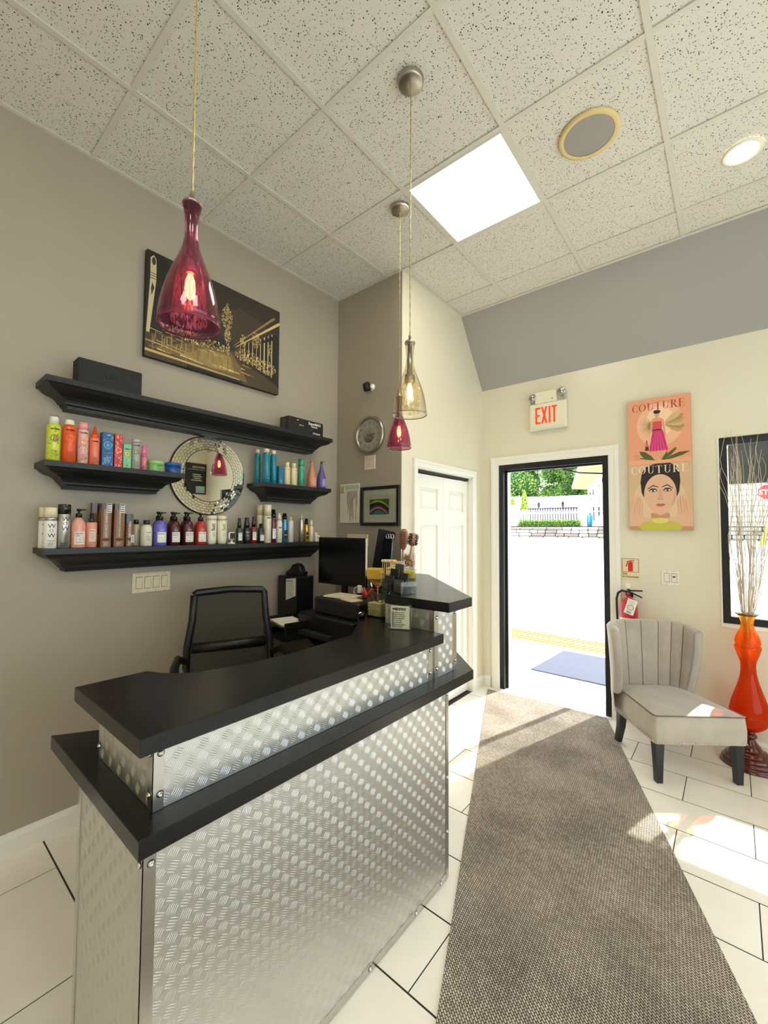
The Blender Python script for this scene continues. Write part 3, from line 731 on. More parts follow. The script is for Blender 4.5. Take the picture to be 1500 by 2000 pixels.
bottle('spray_bottle', 'short peach spray bottle with dark spray head', .14, .012, S1, cylp(.0245, .124, .004), (222, 148, 126), [('spray_head', [(.012, .124), (.012, .140), (.009, .142), (.009, .168), (.0001, .169)], (30, 44, 44), 0)], (.0245, .032, .03, .09, (232, 200, 182)), [('Vitamino', -.014, .080, .007, dk, .0245, .015), (None, -.013, .068, (5, .007), (90, 80, 90), .0245)])
def brown(y, x, h, w_, tx, lb, sticker=True):
    t = thing('product_bottle', lb, 'bottle', (x, y, S1), 0, GRP); bm_ = bmat((122, 74, 34)); cm = bmat((62, 34, 20))
    ch = .028 if sticker else .05
    MB().prism([(-.018, -w_), (.016, -w_), (.020, -w_*.6), (.021, 0), (.020, w_*.6), (.016, w_), (-.018, w_)], 0, h-ch, bm_).build('body', t)
    MB().prism([(-.018, -w_*.93), (.014, -w_*.93), (.0185, 0), (.014, w_*.93), (-.018, w_*.93)], h-ch, h, cm).build('cap', t)
    f = plane((.0216, 0, 0), (0, 1, 0), (0, 0, 1)); mb = MB()
    if tx: write(mb, tx, .004, .050, min(.0150, .245/max(1, len(tx))), ink((232, 222, 200)), f, .0003, .01, rot=PI/2, sx=.92)
    rect2(mb, -w_*.7, w_*.7, .032, .044, ink((84, 48, 22)), f, .0003)
    lines(mb, f, -.012, .012, .02, 2, .008, ink((214, 196, 160)), seed=3)
    if sticker:
        rect2(mb, -.002, w_-.002, h-.046, h-.001, ink((238, 234, 226)), f, .0005); rect2(mb, 0, w_-.004, h-.042, h-.003, ink(dk), f, .0008)
        for k in range(3):
            for c in range(3): rect2(mb, .002+c*.006, .0065+c*.006, h-.038+k*.011, h-.030+k*.011, ink((238, 234, 226)), f, .0011)
    else:
        rect2(mb, .004, .019, .02, .06, ink((238, 234, 226)), f, .0003)
        for k in range(9): rect2(mb, .006, .017, .022+k*.004, .0238+k*.004, ink(dk), f, .0006)
    mb.build('label_print', t)
brown(.052, .062, .224, .022, '', 'dark brown bottle tucked behind the first anti-frizz bottle', sticker=False)
brown(.068, .15, .220, .0225, 'ANTI-FRIZZ SHAMPOO', 'tall brown ANTI-FRIZZ SHAMPOO bottle with black and white sticker')
brown(.116, .062, .224, .020, '', 'dark brown bottle tucked behind the second anti-frizz bottle', sticker=False)
brown(.127, .15, .221, .0235, 'ANTI-FRIZZ CONDITIONER', 'tall brown ANTI-FRIZZ CONDITIONER bottle with black and white sticker')
brown(.184, .13, .171, .018, 'SMOOTHING', 'short brown bottle with a barcode patch beside the anti-frizz pair', sticker=False)
cr = (220, 212, 192)
def round_(nm, lb, x, y, r_, h, col, capc=(20, 20, 20), lab=True, capr=.55):
    bottle(nm, lb, x, y, S1, [(.0001, 0), (r_-.002, 0), (r_, .003), (r_, h*.62), (r_*.93, h*.72), (r_*.7, h*.80), (r_*.5, h*.83)], col, [('cap', [(r_*capr, h*.82), (r_*capr, h-.001), (.0001, h)], capc, 0)], None,
           [('Color', -.012, h*.50, .010, dk, r_, .015), (None, -.014, h*.42, (5, .007), (90, 86, 80), r_)] if lab else [])
round_('product_bottle', 'cream bottle with black cap standing behind its twin', .075, .238, .023, .143, (206, 198, 168), lab=False)
round_('product_bottle', 'cream round-shouldered bottle with black cap in front of its twin', .14, .267, .029, .140, cr)
def pump(y, x, r_, h, col, labc, t1, t2, lb):
    bottle('pump_bottle', lb, x, y, S1, [(.0001, 0), (r_-.002, 0), (r_, .003), (r_, h*.52), (r_*.95, h*.60), (r_*.75, h*.69), (r_*.45, h*.735), (r_*.42, h*.75)], col, (), (r_, r_*1.45, .018, h*.40, labc) if labc else None,
           [(t1, -r_*.66, h*.34, .0085, dk, r_, .015), (t2, -r_*.66, h*.29, .0085, dk, r_, .015), (None, -r_*.62, h*.23, (3, .009), (30, 30, 30), r_), (None, -r_*.3, h*.46, (1, .009), (230, 226, 220), r_)] if t1 else [], extra=pumphead(r_*.44, h*.745, h*.255))
wl = (232, 228, 218)
pump(.355, .07, .028, .190, (66, 50, 120), None, None, None, 'dark pump bottle behind the violet one')
pump(.338, .14, .0345, .187, (104, 98, 190), wl, 'Blondifier', '', 'violet pump bottle with white label on the lowest shelf')
pump(.436, .065, .028, .192, (60, 16, 22), None, None, None, 'maroon pump bottle behind the first of the labelled maroon pair')
pump(.416, .14, .032, .186, (74, 18, 28), wl, 'Vitamino Color', 'Spectrum', 'maroon pump bottle with white label next to the violet one')
pump(.513, .065, .028, .194, (60, 16, 22), None, None, None, 'maroon pump bottle behind the second of the labelled maroon pair')
pump(.492, .14, .033, .189, (74, 18, 28), wl, 'Vitamino Color', 'Spectrum', 'maroon pump bottle with white label next to the red one')
pump(.569, .14, .034, .188, (172, 42, 30), wl, 'Pro Longer', '', 'bright red pump bottle with white label')
for y, c, lb in ((.638, (70, 70, 70), 'white shampoo bottle lettered fast in grey'), (.706, (120, 140, 40), 'white shampoo bottle lettered fast in green')):
    r_ = .0292; 
    bottle('shampoo_bottle', lb, .14, y, S1, [(.0001, 0), (.019, 0), (.024, .005), (.0285, .03), (.0292, .07), (.0292, .148)], (232, 224, 200), [('cap', [(.0296, .150), (.0296, .168), (.025, .175), (.0001, .176)], (232, 222, 192), 0), ('seam_ring', [(.0288, .1475), (.0288, .1505)], (60, 56, 44), 0)], None,
           [('fast', .006, .082, .032, c if c[0] > 100 else dk, r_, .01, PI/2), (None, -.010, .07, (5, .006), c, r_)])
t = thing('webcam', 'small white round webcam with black face on the lowest shelf', 'camera', (.15, .768, S1))
MB().lathe([(.0001, 0), (.024, 0), (.025, .003), (.02, .006), (.006, .009), (.006, .022), (.0001, .022)], WPL, seg=20).build('base', t)
fnw = lambda q: (q[2], q[0], q[1]+.05)
MB().cbox((0, 0, .05), (.02, .044, .046), WPL, bev=.008).build('housing', t)
MB().cbox((.011, 0, .05), (.003, .034, .036), PLAST, bev=.0014).build('face', t)
def spray(y, r_, h, col, lb, hd=(20, 20, 20), labc=wl, t1=None, x=.14, bh=.62, cone=False, metal=0, name='spray_bottle', capr=.62, tx=()):
    hb = h*bh
    hp = [(r_*capr, hb), (r_*capr, hb+h*.12), (r_*capr*.8, h*.86), (r_*capr*.8, h), (.0001, h)] if not cone else [(r_*.8, hb), (r_*.7, hb+(h-hb)*.5), (r_*.35, h-.004), (.0001, h)]
    bottle(name, lb, x, y, S1, cylp(r_, hb, h*.05, r_*.7), col, [('spray_head' if not cone else 'cap', hp, hd, 0)], (r_, r_*1.5, h*.12, h*.42, labc) if labc else None,
           ([(t1, -r_*.68, h*.36, .008, dk, r_, .015), (None, -r_*.62, h*.30, (3, .008), (50, 50, 50), r_)] if t1 else [])+list(tx), metal=metal)
spray(.826, .0192, .164, (40, 62, 48), 'small dark green spray bottle with a small white label', t1='Volume')
spray(.880, .0235, .168, (22, 26, 26), 'black bottle with grey label between green and red sprays', labc=None, tx=[('INOA', -.016, .070, .011, (200, 200, 196), .0235, .02), (None, -.014, .05, (4, .009), (200, 200, 196), .0235)], capr=.75)
spray(.931, .0200, .176, (130, 30, 22), 'dark red spray bottle with white label', t1='Resist')
spray(.982, .0215, .130, (28, 40, 38), 'dark teal pump bottle with white label', t1='Serum', bh=.80, x=.15)
bottle('spray_can', 'tall cream can standing behind the tall ART can', .07, 1.030, S1, cylp(.0235, .19, .004), (226, 212, 182), [('cap', [(.0233, .191), (.0233, .260), (.0001, .261)], (222, 204, 166), 0)], None, [('?', -.004, .214, .012, (90, 80, 60), .0235, .01)], cat='spray can')
art = lambda r_, z: [('ART', -r_*.75, z, .014, dk, r_, .05), (None, -.006, z-.022, (3, .008), dk, r_), (None, -.014, .022, (2, .006), dk, r_)]
bottle('spray_can', 'tall cream can printed ART on the lowest shelf', .14, 1.040, S1, cylp(.0255, .185, .004), (228, 216, 190), [('cap', [(.0252, .187), (.0252, .260), (.0001, .261)], (226, 210, 176), 0)], None, art(.0255, .165), cat='spray can')
spray(1.086, .0205, .230, (92, 18, 56), 'tall burgundy bottle with black cap and white label', t1='Curl', bh=.76, capr=.9)
bottle('mousse_can', 'shorter cream can printed ART with a cone cap', .14, 1.136, S1, cylp(.0225, .155, .02, .016), (228, 218, 196), [('cap', [(.017, .155), (.014, .178), (.008, .204), (.0001, .208)], (226, 212, 182), 0)], None, art(.0225, .100), cat='mousse can')
spray(1.183, .0190, .206, (70, 140, 180), 'metallic blue can with black cap', labc=(26, 24, 34), t1=None, metal=.7, bh=.80, capr=.92, tx=[('beach', -.012, .050, .010, (230, 230, 230), .019, .02)], name='spray_can')
spray(1.235, .0215, .186, (206, 200, 190), 'pale grey-white bottle beside the blue can', hd=(206, 196, 160), labc=None, tx=[(None, -.010, .10, (6, .011), (150, 146, 138), .0215)], bh=.84, capr=.45)
spray(1.334, .0187, .202, (186, 180, 160), 'silver champagne can with clear nozzle', hd=(200, 196, 186), labc=None, metal=.8, bh=.84, capr=.4, name='spray_can', tx=[(None, -.008, .09, (2, .01), (90, 84, 70), .0187)])
spray(1.382, .0165, .173, (200, 152, 50), 'gold can with black cap and dark band', labc=(44, 20, 40), metal=.6, bh=.76, capr=.9, name='spray_can', tx=[('Gold', -.010, .045, .010, (240, 236, 230), .0165, .02)])
spray(1.428, .0178, .164, (222, 206, 168), 'slim cream bottle right of the gold can', hd=(228, 214, 178), labc=None, bh=.72, cone=True, tx=[(None, -.009, .06, (5, .009), (120, 104, 70), .0178)])
t = thing('small_carton', 'two little cream cartons stacked at the right end of the lowest shelf', 'box', (.14, 1.478, S1), 0, GRP)
mb = MB(); mb.cbox((0, 0, .024), (.04, .042, .047), bmat((228, 220, 196)), bev=.001); mb.build('lower_carton', t)
mb = MB(); mb.cbox((-.004, -.008, .0585), (.03, .026, .02), bmat((222, 212, 184)), bev=.001); mb.build('upper_carton', t)
mb = MB(); f = plane((.0202, 0, 0), (0, 1, 0), (0, 0, 1)); rect2(mb, -.016, .012, .030, .034, ink(dk), f, .0003); lines(mb, f, -.016, .016, .022, 2, .008, ink((120, 110, 90))); mb.build('label_print', t)
# ---- left middle shelf
def flower(mb, f, cx, cz, r_, c1, c2, c3, d=.0004):
    """scalloped flower medallion: petals, ring, centre"""
    n_ = 12; poly = []
    for i in range(n_*4):
        a = 2*PI*i/(n_*4); k = r_*(1+.13*math.cos(a*n_)); poly.append((cx+k*math.cos(a), cz+k*math.sin(a)))
    poly2(mb, poly, ink(c1), f, d)
    disc2(mb, cx, cz, r_*.80, ink(c2), f, d+.0002); disc2(mb, cx, cz, r_*.46, ink(c3), f, d+.0004)
def confetti(mb, f, x0, x1, z0, z1, n_, cols, s_=.003, seed=1, d=.0002):
    rr = random.Random(seed)
    for i in range(n_):
        x, z = rr.uniform(x0, x1), rr.uniform(z0, z1); a = rr.uniform(0, PI); k = s_*rr.uniform(.6, 1.5); c = rr.choice(cols)
        poly2(mb, [(x+k*math.cos(a+j*PI/2)*(1 if j % 2 else .6), z+k*math.sin(a+j*PI/2)*(1 if j % 2 else .6)) for j in range(4)], ink(c), f, d+i*1e-6)
def fcan(y, r_, h, hb, col, capc, conf, fl_, fz, lb, name='spray_can', capk=None, cat='spray can', x=.14, brand='amika'):
    t = bottle(name, lb, x, y, S2, cylp(r_, hb, r_*.5, r_*.7), col, [('cap', capk or [(r_*.68, hb-.002), (r_*.68, h-.004), (r_*.55, h), (.0001, h)], capc, 0)], cat=cat)
    mb = MB(); f = wrap(r_)
    if conf: confetti(mb, f, -r_*1.4, r_*1.4, .006, hb-r_*.6, 70, conf, seed=int(y*1000) % 91)
    if fl_: flower(mb, f, 0, fz, r_*.62, *fl_)
    write(mb, brand, -r_*.62, hb-r_*1.1, r_*.5, ink(dk), f, .0008, .03)
    lines(mb, f, -r_*.6, r_*.7, hb*.27, 5, .0062, ink(dk), h=.0013, d=.0008, seed=9)
    mb.build('label_print', t); return t
yt = fcan(-.152, .0275, .213, .178, (206, 214, 60), (236, 230, 214), [(120, 150, 30), (230, 200, 40), (70, 110, 50)], ((40, 120, 90), (210, 222, 90), (220, 120, 30)), .108, 'yellow-green patterned can with white and clear cap on the left middle shelf')
MB().lathe([(.0195, .18), (.0195, .206), (.017, .219), (.0001, .22)], CLEAR, seg=16).build('clear_cover', yt)
fcan(-.092, .0280, .209, .184, (232, 84, 26), (236, 228, 210), [(214, 60, 20), (242, 110, 50)], ((246, 120, 70), (226, 78, 30), (236, 96, 44)), .118, 'bright orange can with white cap on the left middle shelf')
fcan(-.036, .0232, .209, .176, (232, 176, 168), (238, 158, 160), [(226, 120, 80), (240, 214, 200), (120, 70, 60)], ((214, 150, 60), (240, 200, 190), (232, 176, 168)), .105, 'pale pink patterned can with pink cap', capk=[(.021, .174), (.021, .206), (.0001, .209)])
fcan(.013, .0225, .200, .142, (238, 118, 84), (244, 84, 22), None, None, 0, 'salmon bottle with a pointed orange cone cap', name='cone_bottle', cat='bottle', capk=[(.016, .140), (.016, .156), (.0115, .158), (.0028, .199), (.0001, .2)])
def pbox(y, w_, dp, h, base_, conf, fl_, fz, lb, zs=S2, x=.14, tx='amika', n_=110, g=GRP):
    t = thing('product_box', lb, 'box', (x, y, zs), 0, g)
    MB().cbox((0, 0, h/2), (dp, w_, h), bmat(base_, .5), bev=.0008).build('carton', t)
    mb = MB(); f = plane((dp/2+.0004, 0, 0), (0, 1, 0), (0, 0, 1))
    if conf: confetti(mb, f, -w_/2+.004, w_/2-.004, .006, h-.005, n_, conf, .0038, seed=int(y*999) % 77)
    if fl_: flower(mb, f, 0, fz, w_*.36, *fl_, d=.0005)
    if tx: write(mb, tx, -w_*.36, h-.028 if conf is None or n_ < 60 else h*.8, w_*.26, ink(dk), f, .001, .03)
    lines(mb, f, -w_*.32, w_*.3, h*.24, 4, .0065, ink(dk if sum(base_) > 300 else (180, 210, 230)), h=.0013, d=.001)
    mb.build('label_print', t)
    f2 = None
    return t
pbox(.066, .050, .04, .174, (34, 84, 140), [(120, 180, 220), (20, 50, 100), (90, 150, 200)], ((110, 180, 220), (40, 100, 160), (100, 170, 210)), .110, 'blue swirl-patterned carton on the left middle shelf', tx='')
pbox(.116, .036, .035, .175, (206, 60, 60), [(240, 150, 160), (236, 120, 60), (250, 210, 190), (190, 30, 60)], ((244, 180, 190), (240, 90, 50), (232, 70, 30)), .092, 'red and pink swirl-patterned carton', tx='')
pbox(.157, .037, .035, .129, (110, 196, 150), [(220, 220, 80), (230, 120, 80)], ((60, 160, 100), (230, 224, 90), (226, 120, 30)), .078, 'small green carton with an orange-centred flower', n_=24)
gt = fcan(.203, .0215, .164, .150, (168, 168, 158), (190, 190, 184), [(200, 190, 120), (90, 110, 130), (210, 150, 120)], ((80, 110, 130), (214, 206, 160), (226, 120, 40)), .094, 'pale grey tube with blue flower', name='tube', cat='tube', capk=[(.0205, .148), (.0215, .163), (.0001, .164)])
fcan(.244, .0148, .139, .092, (222, 110, 130), (236, 110, 160), [(240, 190, 190), (190, 50, 90)], ((240, 180, 190), (226, 90, 110), (230, 120, 90)), .060, 'little pink bottle with tall pink cap', name='dropper_bottle', cat='bottle', capk=[(.0125, .092), (.0125, .100), (.009, .138), (.0001, .139)])
def tub(y, r_, h, col, col2, lb):
    t = bottle('hair_mask_tub', lb, .14, y, S2, [(.0001, 0), (r_*.9, 0), (r_*.94, .004), (r_*.98, h*.66)], col, [('lid', [(r_, h*.66), (r_, h-.002), (r_*.97, h), (.0001, h)], col2, 0)], cat='tub')
    mb = MB(); f = wrap(r_*.97); write(mb, 'amika', -.009, h*.5, .011, ink(dk), f, .0012, .03); lines(mb, f, -.014, .02, h*.38, 3, .007, ink(dk), d=.0012); mb.build('label_print', t)
tub(.306, .0405, .060, (136, 196, 110), (146, 206, 120), 'light green round tub on the left middle shelf')
tub(.400, .0440, .060, (22, 78, 150), (26, 86, 160), 'blue round tub beside the mirror')
# ---- right middle shelf
tl = (14, 124, 142)
def teal(x, y, r_, h, lb, pl=True):
    bottle('spray_can', lb, x, y, S2, cylp(r_, h-.026, r_*.8, r_*.72), tl, [('cap', [(r_*.72, h-.028), (r_*.74, h-.003), (r_*.6, h), (.0001, h)], (232, 212, 184), 0)], None, [('moroccan', .0, .06, .013, (40, 156, 168), r_, .0, PI/2), (None, -.010, .075, (3, .010), (110, 190, 196), r_), (None, -.009, .034, (1, .01), (236, 236, 236), r_)], cat='spray can')
teal(.065, 1.003, .020, .238, 'teal can with cream cap half hidden behind the tallest teal can')
teal(.14, 1.022, .0265, .236, 'widest teal can with cream cap on the right middle shelf')
teal(.14, 1.081, .0215, .233, 'third teal can with cream cap next to the blue-teal carton')
pbox(1.136, .040, .034, .130, (16, 110, 150), None, None, 0, 'small teal-blue carton on the right middle shelf', tx='')
for y, lb in ((1.197, 'cream bottle lettered M beside the teal carton'), (1.258, 'cream bottle lettered M beside the green can')):
    bottle('shampoo_bottle', lb, .14, y, S2, cylp(.0238, .132, .006, .018), (226, 212, 168), [('cap', [(.0155, .13), (.0155, .166), (.0001, .168)], (230, 216, 174), 0)], None, [('M', -.004, .108, .015, (60, 54, 40), .0238, 0), (None, -.012, .088, (9, .008), (160, 146, 110), .0238)])
bottle('spray_can', 'sea green can with matching cap on the right middle shelf', .14, 1.326, S2, cylp(.0222, .158, .012, .020), (50, 160, 124), [('cap', [(.0236, .16), (.0236, .165), (.0225, .167), (.0232, .205), (.0001, .207)], (40, 158, 120), 0)], None, [('CK', -.007, .130, .014, (150, 216, 190), .0222, .02), ('style', .006, .035, .014, (20, 90, 70), .0222, .03, PI/2)], cat='spray can')
bot = [(.0001, 0), (.032, 0), (.0355, .004), (.036, .055), (.034, .085), (.025, .125), (.014, .160), (.0105, .185), (.0105, .198)]
bottle('pump_bottle', 'peach teardrop bottle near the right end of the middle shelf', .13, 1.436, S2, bot, (214, 136, 104), [('cap', [(.0115, .196), (.0115, .206), (.007, .214), (.0001, .215)], (196, 120, 90), 0)], (.0362, .028, .02, .075, (232, 176, 150)), [('SERIE', -.011, .062, .007, dk, .0362, .02), (None, -.012, .05, (4, .008), (40, 30, 30), .0362)])
bottle('pump_bottle', 'violet teardrop bottle at the right end of the middle shelf', .13, 1.534, S2, bot, (92, 84, 150), (), (.0362, .028, .02, .075, (176, 172, 200)), [('BLONDE', -.011, .062, .007, dk, .0362, .02), (None, -.012, .05, (4, .008), (40, 30, 50), .0362)], extra=pumphead(.011, .197, .018, m=bmat((60, 56, 80))))
# ---- top shelf boxes
t = thing('storage_box', 'long matt black box on the left of the top shelf', 'box', (.125, .07, S3))
MB().cbox((0, 0, .064), (.09, .285, .128), mat('matt_black_card', (26, 25, 24), .7), bev=.002).build('carton', t)
mb = MB(); write(mb, 'LKS', -.03, .052, .038, mat('gloss_black_ink', (12, 12, 12), .15), plane((.0455, 0, 0), (0, 1, 0), (0, 0, 1)), .0004, .01); mb.build('label_print', t)
t = thing('product_box', 'black printed carton at the right end of the top shelf', 'box', (.12, 1.345, S3))
MB().cbox((0, 0, .054), (.10, .33, .108), mat('black_card', (22, 21, 22), .4), bev=.002).build('carton', t)
mb = MB(); f = plane((.0505, 0, 0), (0, 1, 0), (0, 0, 1)); wi = ink((232, 230, 226))
write(mb, 'SuperMAX', .018, .078, .027, wi, f, .0004, .03); write(mb, 'CERAMIC', .045, .060, .015, wi, f, .0004, .03); write(mb, 'pro', -.09, .088, .012, wi, f, .0004, .02)
write(mb, 'Flat Iron', -.068, .054, .012, wi, f, .0004, .02); write(mb, 'TITANIUM', .062, .012, .015, wi, f, .0004, .03); lines(mb, f, .03, .075, .040, 2, .006, ink((70, 70, 170)))
mb.build('label_print', t)
mb = MB(); f = plane((0, -.1655, 0), (1, 0, 0), (0, 0, 1)); lines(mb, f, -.03, .03, .09, 8, .009, ink((150, 140, 130))); mb.build('side_print', t)
# ================================================================== THINGS ON THE WALLS
# round mosaic mirror
MY, MZ, MR, MI = .682, 1.842, .250, .168
t = thing('round_mirror', 'round mirror with a mosaic mirror-tile frame between the shelves', 'mirror', (0, MY, MZ))
fm = lambda q: (q[2], q[0], q[1])
MB().lathe([(.0001, .002), (MR, .002), (MR+.003, .008), (MR, .013), (.0001, .013)], mat('mirror_backing', (20, 18, 16), .5), seg=64, cap=False, fn=lambda q: (q[2], q[0], q[1])).build('backing', t)
MB().lathe([(MI, .0135), (MI-.002, .019), (.0001, .019)], MIRROR, seg=64, cap=False, fn=fm, sm=False).build('mirror_glass', t)
mtc = {}
rings = 5; rw = (MR-MI-.003)/rings
rg = random.Random(4)
for k in range(rings):
    ra = MI+.002+k*rw; rb = ra+rw-.0018; nseg = 58
    nseg = 50
    for j in range(nseg):
        a0 = 2*PI*(j+(k % 2)*.5)/nseg; da = 2*PI/nseg-.0018/ra
        if k not in mtc:
            mb = MB(); vs = []
            for x in (0, .004):
                for r_, a in ((ra, 0), (rb, 0), (rb, da), (ra, da)): vs.append((x, r_*math.cos(a), r_*math.sin(a)))
            mb.add(vs, [(0, 1, 5, 4), (1, 2, 6, 5), (2, 3, 7, 6), (3, 0, 4, 7), (4, 5, 6, 7)], MIRROR)
            o = mb.build('mosaic_tile', t); mtc[k] = o.data
        else:
            o = bpy.data.objects.new('mosaic_tile', mtc[k]); COL.objects.link(o); o.parent = t
        o.location = (.0135, 0, 0)
        o.rotation_euler = (a0, 0, 0)
        o.matrix_basis = Matrix.Translation((.0135, 0, 0))@Matrix.Rotation(a0, 4, 'X')@Matrix.Rotation(rg.uniform(-.02, .02), 4, 'Y')@Matrix.Rotation(rg.uniform(-.02, .02)*0, 4, 'Z')
# canvas print of a candle-lit gallery
t = thing('canvas_print', 'wide dark golden canvas print of a chandeliered hall', 'picture', (0, .27, 2.49))
CW, CH = .918, .622
MB().cbox((.019, CW/2, CH/2), (.034, CW, CH), mat('canvas_black', (16, 14, 10), .55), bev=.002).build('canvas', t)
mb = MB(); f = plane((.0364, 0, 0), (0, 1, 0), (0, 0, 1)); g = random.Random(11)
gold = [(206, 174, 104), (150, 118, 60), (236, 214, 150), (110, 84, 40)]
rect2(mb, 0, CW, 0, CH, ink((24, 19, 12)), f, 0)
poly2(mb, [(.08, CH), (CW, CH), (CW, .44), (.56, .22), (.52, .22), (.40, .34)], ink((44, 35, 20)), f, .0002)
for k in range(16):
    a = k/16; poly2(mb, [(.42+.18*a, .40+.12*a), (.60+.3*a, .23+.22*a), (.603+.3*a, .233+.22*a), (.424+.18*a, .404+.12*a)], ink((84, 66, 34)), f, .0003)
# floor with gold reflections
poly2(mb, [(0, 0), (CW, 0), (CW, .05), (.56, .205), (.50, .205), (0, .14)], ink((70, 55, 30)), f, .0004)
poly2(mb, [(.05, .07), (.30, .03), (.66, .02), (.60, .12), (.53, .19), (.30, .175)], ink((112, 90, 48)), f, .00045)
poly2(mb, [(.20, .07), (.40, .045), (.56, .06), (.53, .16), (.36, .16)], ink((150, 124, 70)), f, .00047)
for k in range(46):
    x = g.uniform(.02, .62); y = g.uniform(.05, .185); l = g.uniform(.04, .22)*(1-(y/.25)); c = g.choice(gold[:3]); hh = .0022+.006*(1-y/.2)
    poly2(mb, [(x, y), (x+l, y-.09*l), (x+l, y+hh*.5-.09*l), (x, y+hh)], ink(c), f, .0005+k*1e-6)
for k in range(60):
    x = g.uniform(.03, .56); y = g.uniform(.04, .11); hh = g.uniform(.04, .09)*(1-y*2)
    poly2(mb, [(x, y), (x+.004, y), (x+.005, y+hh), (x+.001, y+hh)], ink(g.choice([(150, 122, 66), (176, 148, 88), (120, 96, 50)])), f, .0006+k*1e-6)
# entablature and arches at the right
poly2(mb, [(.545, .235), (.555, .25), (.86, .555), (.885, .555)], ink((150, 120, 66)), f, .0006)
poly2(mb, [(.56, .232), (.565, .240), (.90, .530), (CW, .54), (CW, .52), (.90, .505)], ink((214, 186, 120)), f, .0007)
for k in range(9):
    x = .60+.031*k; top = .25+(x-.58)*.66; w_ = .010+.0018*k
    poly2(mb, [(x, .17-.015*k*.5), (x+w_*.35, .17-.015*k*.5), (x+w_*.35, top), (x, top)], ink(g.choice([(232, 214, 160), (170, 140, 84), (200, 176, 116)])), f, .0008+k*1e-5)
    disc2(mb, x+w_*1.3, top-.01, w_*.8, ink((12, 10, 8)), f, .0009, seg=12)
    rect2(mb, x+w_*.5, x+w_*2.0, .14-.006*k, top-.01, ink((20, 15, 10)), f, .00085)
# statues and candelabra along the right and left rows
def specks(cx, cy, rx, ry, n_, d, cols, s_=.0032):
    for k in range(int(n_*1.7)):
        a = g.uniform(0, 2*PI); r_ = math.sqrt(g.random()); x, y = cx+rx*r_*math.cos(a), cy+ry*r_*math.sin(a); s2 = s_*g.uniform(.4, 1.3)
        x = min(max(x, .01), CW-.012); y = min(max(y, .01), CH-.02)
        poly2(mb, [(x-s2*.4, y-s2), (x+s2*.4, y-s2), (x+s2*.4, y+s2), (x-s2*.4, y+s2)], ink(g.choice(cols)), f, d+k*2e-6)
specks(.50, .41, .042, .075, 170, .001, gold[:3]); specks(.50, .46, .012, .055, 40, .0012, gold[:3])
specks(.505, .29, .024, .05, 110, .001, gold[:3]); specks(.51, .20, .012, .04, 50, .001, gold)
specks(.72, .34, .034, .06, 120, .0012, gold[:3]); specks(.62, .30, .022, .045, 70, .0012, gold[:3])
specks(.66, .20, .10, .045, 200, .0011, gold, .0045); specks(.80, .17, .09, .05, 120, .0011, gold[:3], .0045)
specks(.30, .20, .22, .035, 260, .0011, gold[:3]+[(24, 20, 14)], .0045); specks(.84, .30, .02, .05, 40, .0012, gold)
# pale pilaster at the left edge
poly2(mb, [(.004, .14), (.022, .14), (.052, .46), (.05, .58), (.035, .60), (.018, .58), (.018, .46)], ink((198, 180, 138)), f, .0013)
disc2(mb, .036, .565, .011, ink((60, 48, 30)), f, .0015, seg=14, ry=.024)
for z in (.46, .475, .49): rect2(mb, .018, .052, z, z+.004, ink((50, 40, 26)), f, .0015)
poly2(mb, [(.028, .36), (.042, .41), (.03, .44), (.024, .40)], ink((40, 34, 26)), f, .0015)
poly2(mb, [(0, .03), (.60, .02), (.60, .026), (0, .046)], ink((196, 168, 108)), f, .0014)
poly2(mb, [(0, .09), (.08, .085), (.30, .06), (.30, .066), (.08, .094), (0, .097)], ink((176, 150, 96)), f, .0014)
rect2(mb, .24, .62, 0, .018, ink((18, 15, 11)), f, .0016)
mb.build('printed_image', t)
# switch plates
def switchplate(name, lb, loc, rz, gangs, m, cat='switch', kind='rocker'):
    """local: plate in xz plane, face towards -y"""
    t = thing(name, lb, cat, loc, rz); W_ = .070+.046*(gangs-1)
    mb = MB(); mb.cbox((0, -.0035, 0), (W_, .006, .115), m, bev=.0025)
    mb.build('plate', t)
    for k in range(gangs):
        x = (k-(gangs-1)/2)*.046
        mb = MB(); mb.box(x-.0175, x+.0175, -.0072, -.0064, -.034, .034, mat('switch_gap', (120, 108, 84), .6)); mb.build('surround', t)
        mb = MB()
        if kind == 'rocker': mb.prism([(-.031, -.0065), (.031, -.0065), (.031, -.0115), (0, -.0085), (-.031, -.0085)], x-.0155, x+.0155, m, fn=lambda q: (q[2], q[1], q[0]))
        elif kind == 'outlet' or k == 99: mb.box(x-.0155, x+.0155, -.0082, -.0065, -.032, .032, m)
        mb.build('rocker' if kind == 'rocker' else 'receptacle', t)
        if kind == 'outlet':
            mb = MB()
            for s_ in (-1, 1):
                for a, w_ in ((-.006, .0016), (.006, .0016)): mb.box(x+a-w_/2, x+a+w_/2, -.0088, -.0081, s_*.016-.002, s_*.016+.005, PLAST)
                mb.cyl((x, -.0088, s_*.016-.008), (x, -.0081, s_*.016-.008), .0018, PLAST, seg=8)
            sl = mb.build('slots', t); sl['kind'] = 'stuff'
        for s_ in (-1, 1):
            MB().cyl((x, -.0062, s_*.0485), (x, -.0072, s_*.0485), .003, NICKEL, seg=8).build('plate_screw', t)
    return t
switchplate('light_switch', 'ivory four-gang rocker switch plate under the lowest shelf', (0.0005, .356, 1.194), PI/2, 4, IVORY)
switchplate('power_outlet', 'ivory double socket plate under the wall clock', (.381, 1.8230, 2.035), 0, 2, mat('light_ivory', (232, 214, 196), .4), 'socket', 'outlet')
sw = switchplate('light_switch', 'white two-gang switch plate right of the street door', (2.228, YD-.0005, 1.152), 0, 2, mat('soft_white_plastic', (232, 226, 208), .4))
MB().box(.016, .030, -.0125, -.0105, .004, .014, PLAST).build('timer_display', sw)
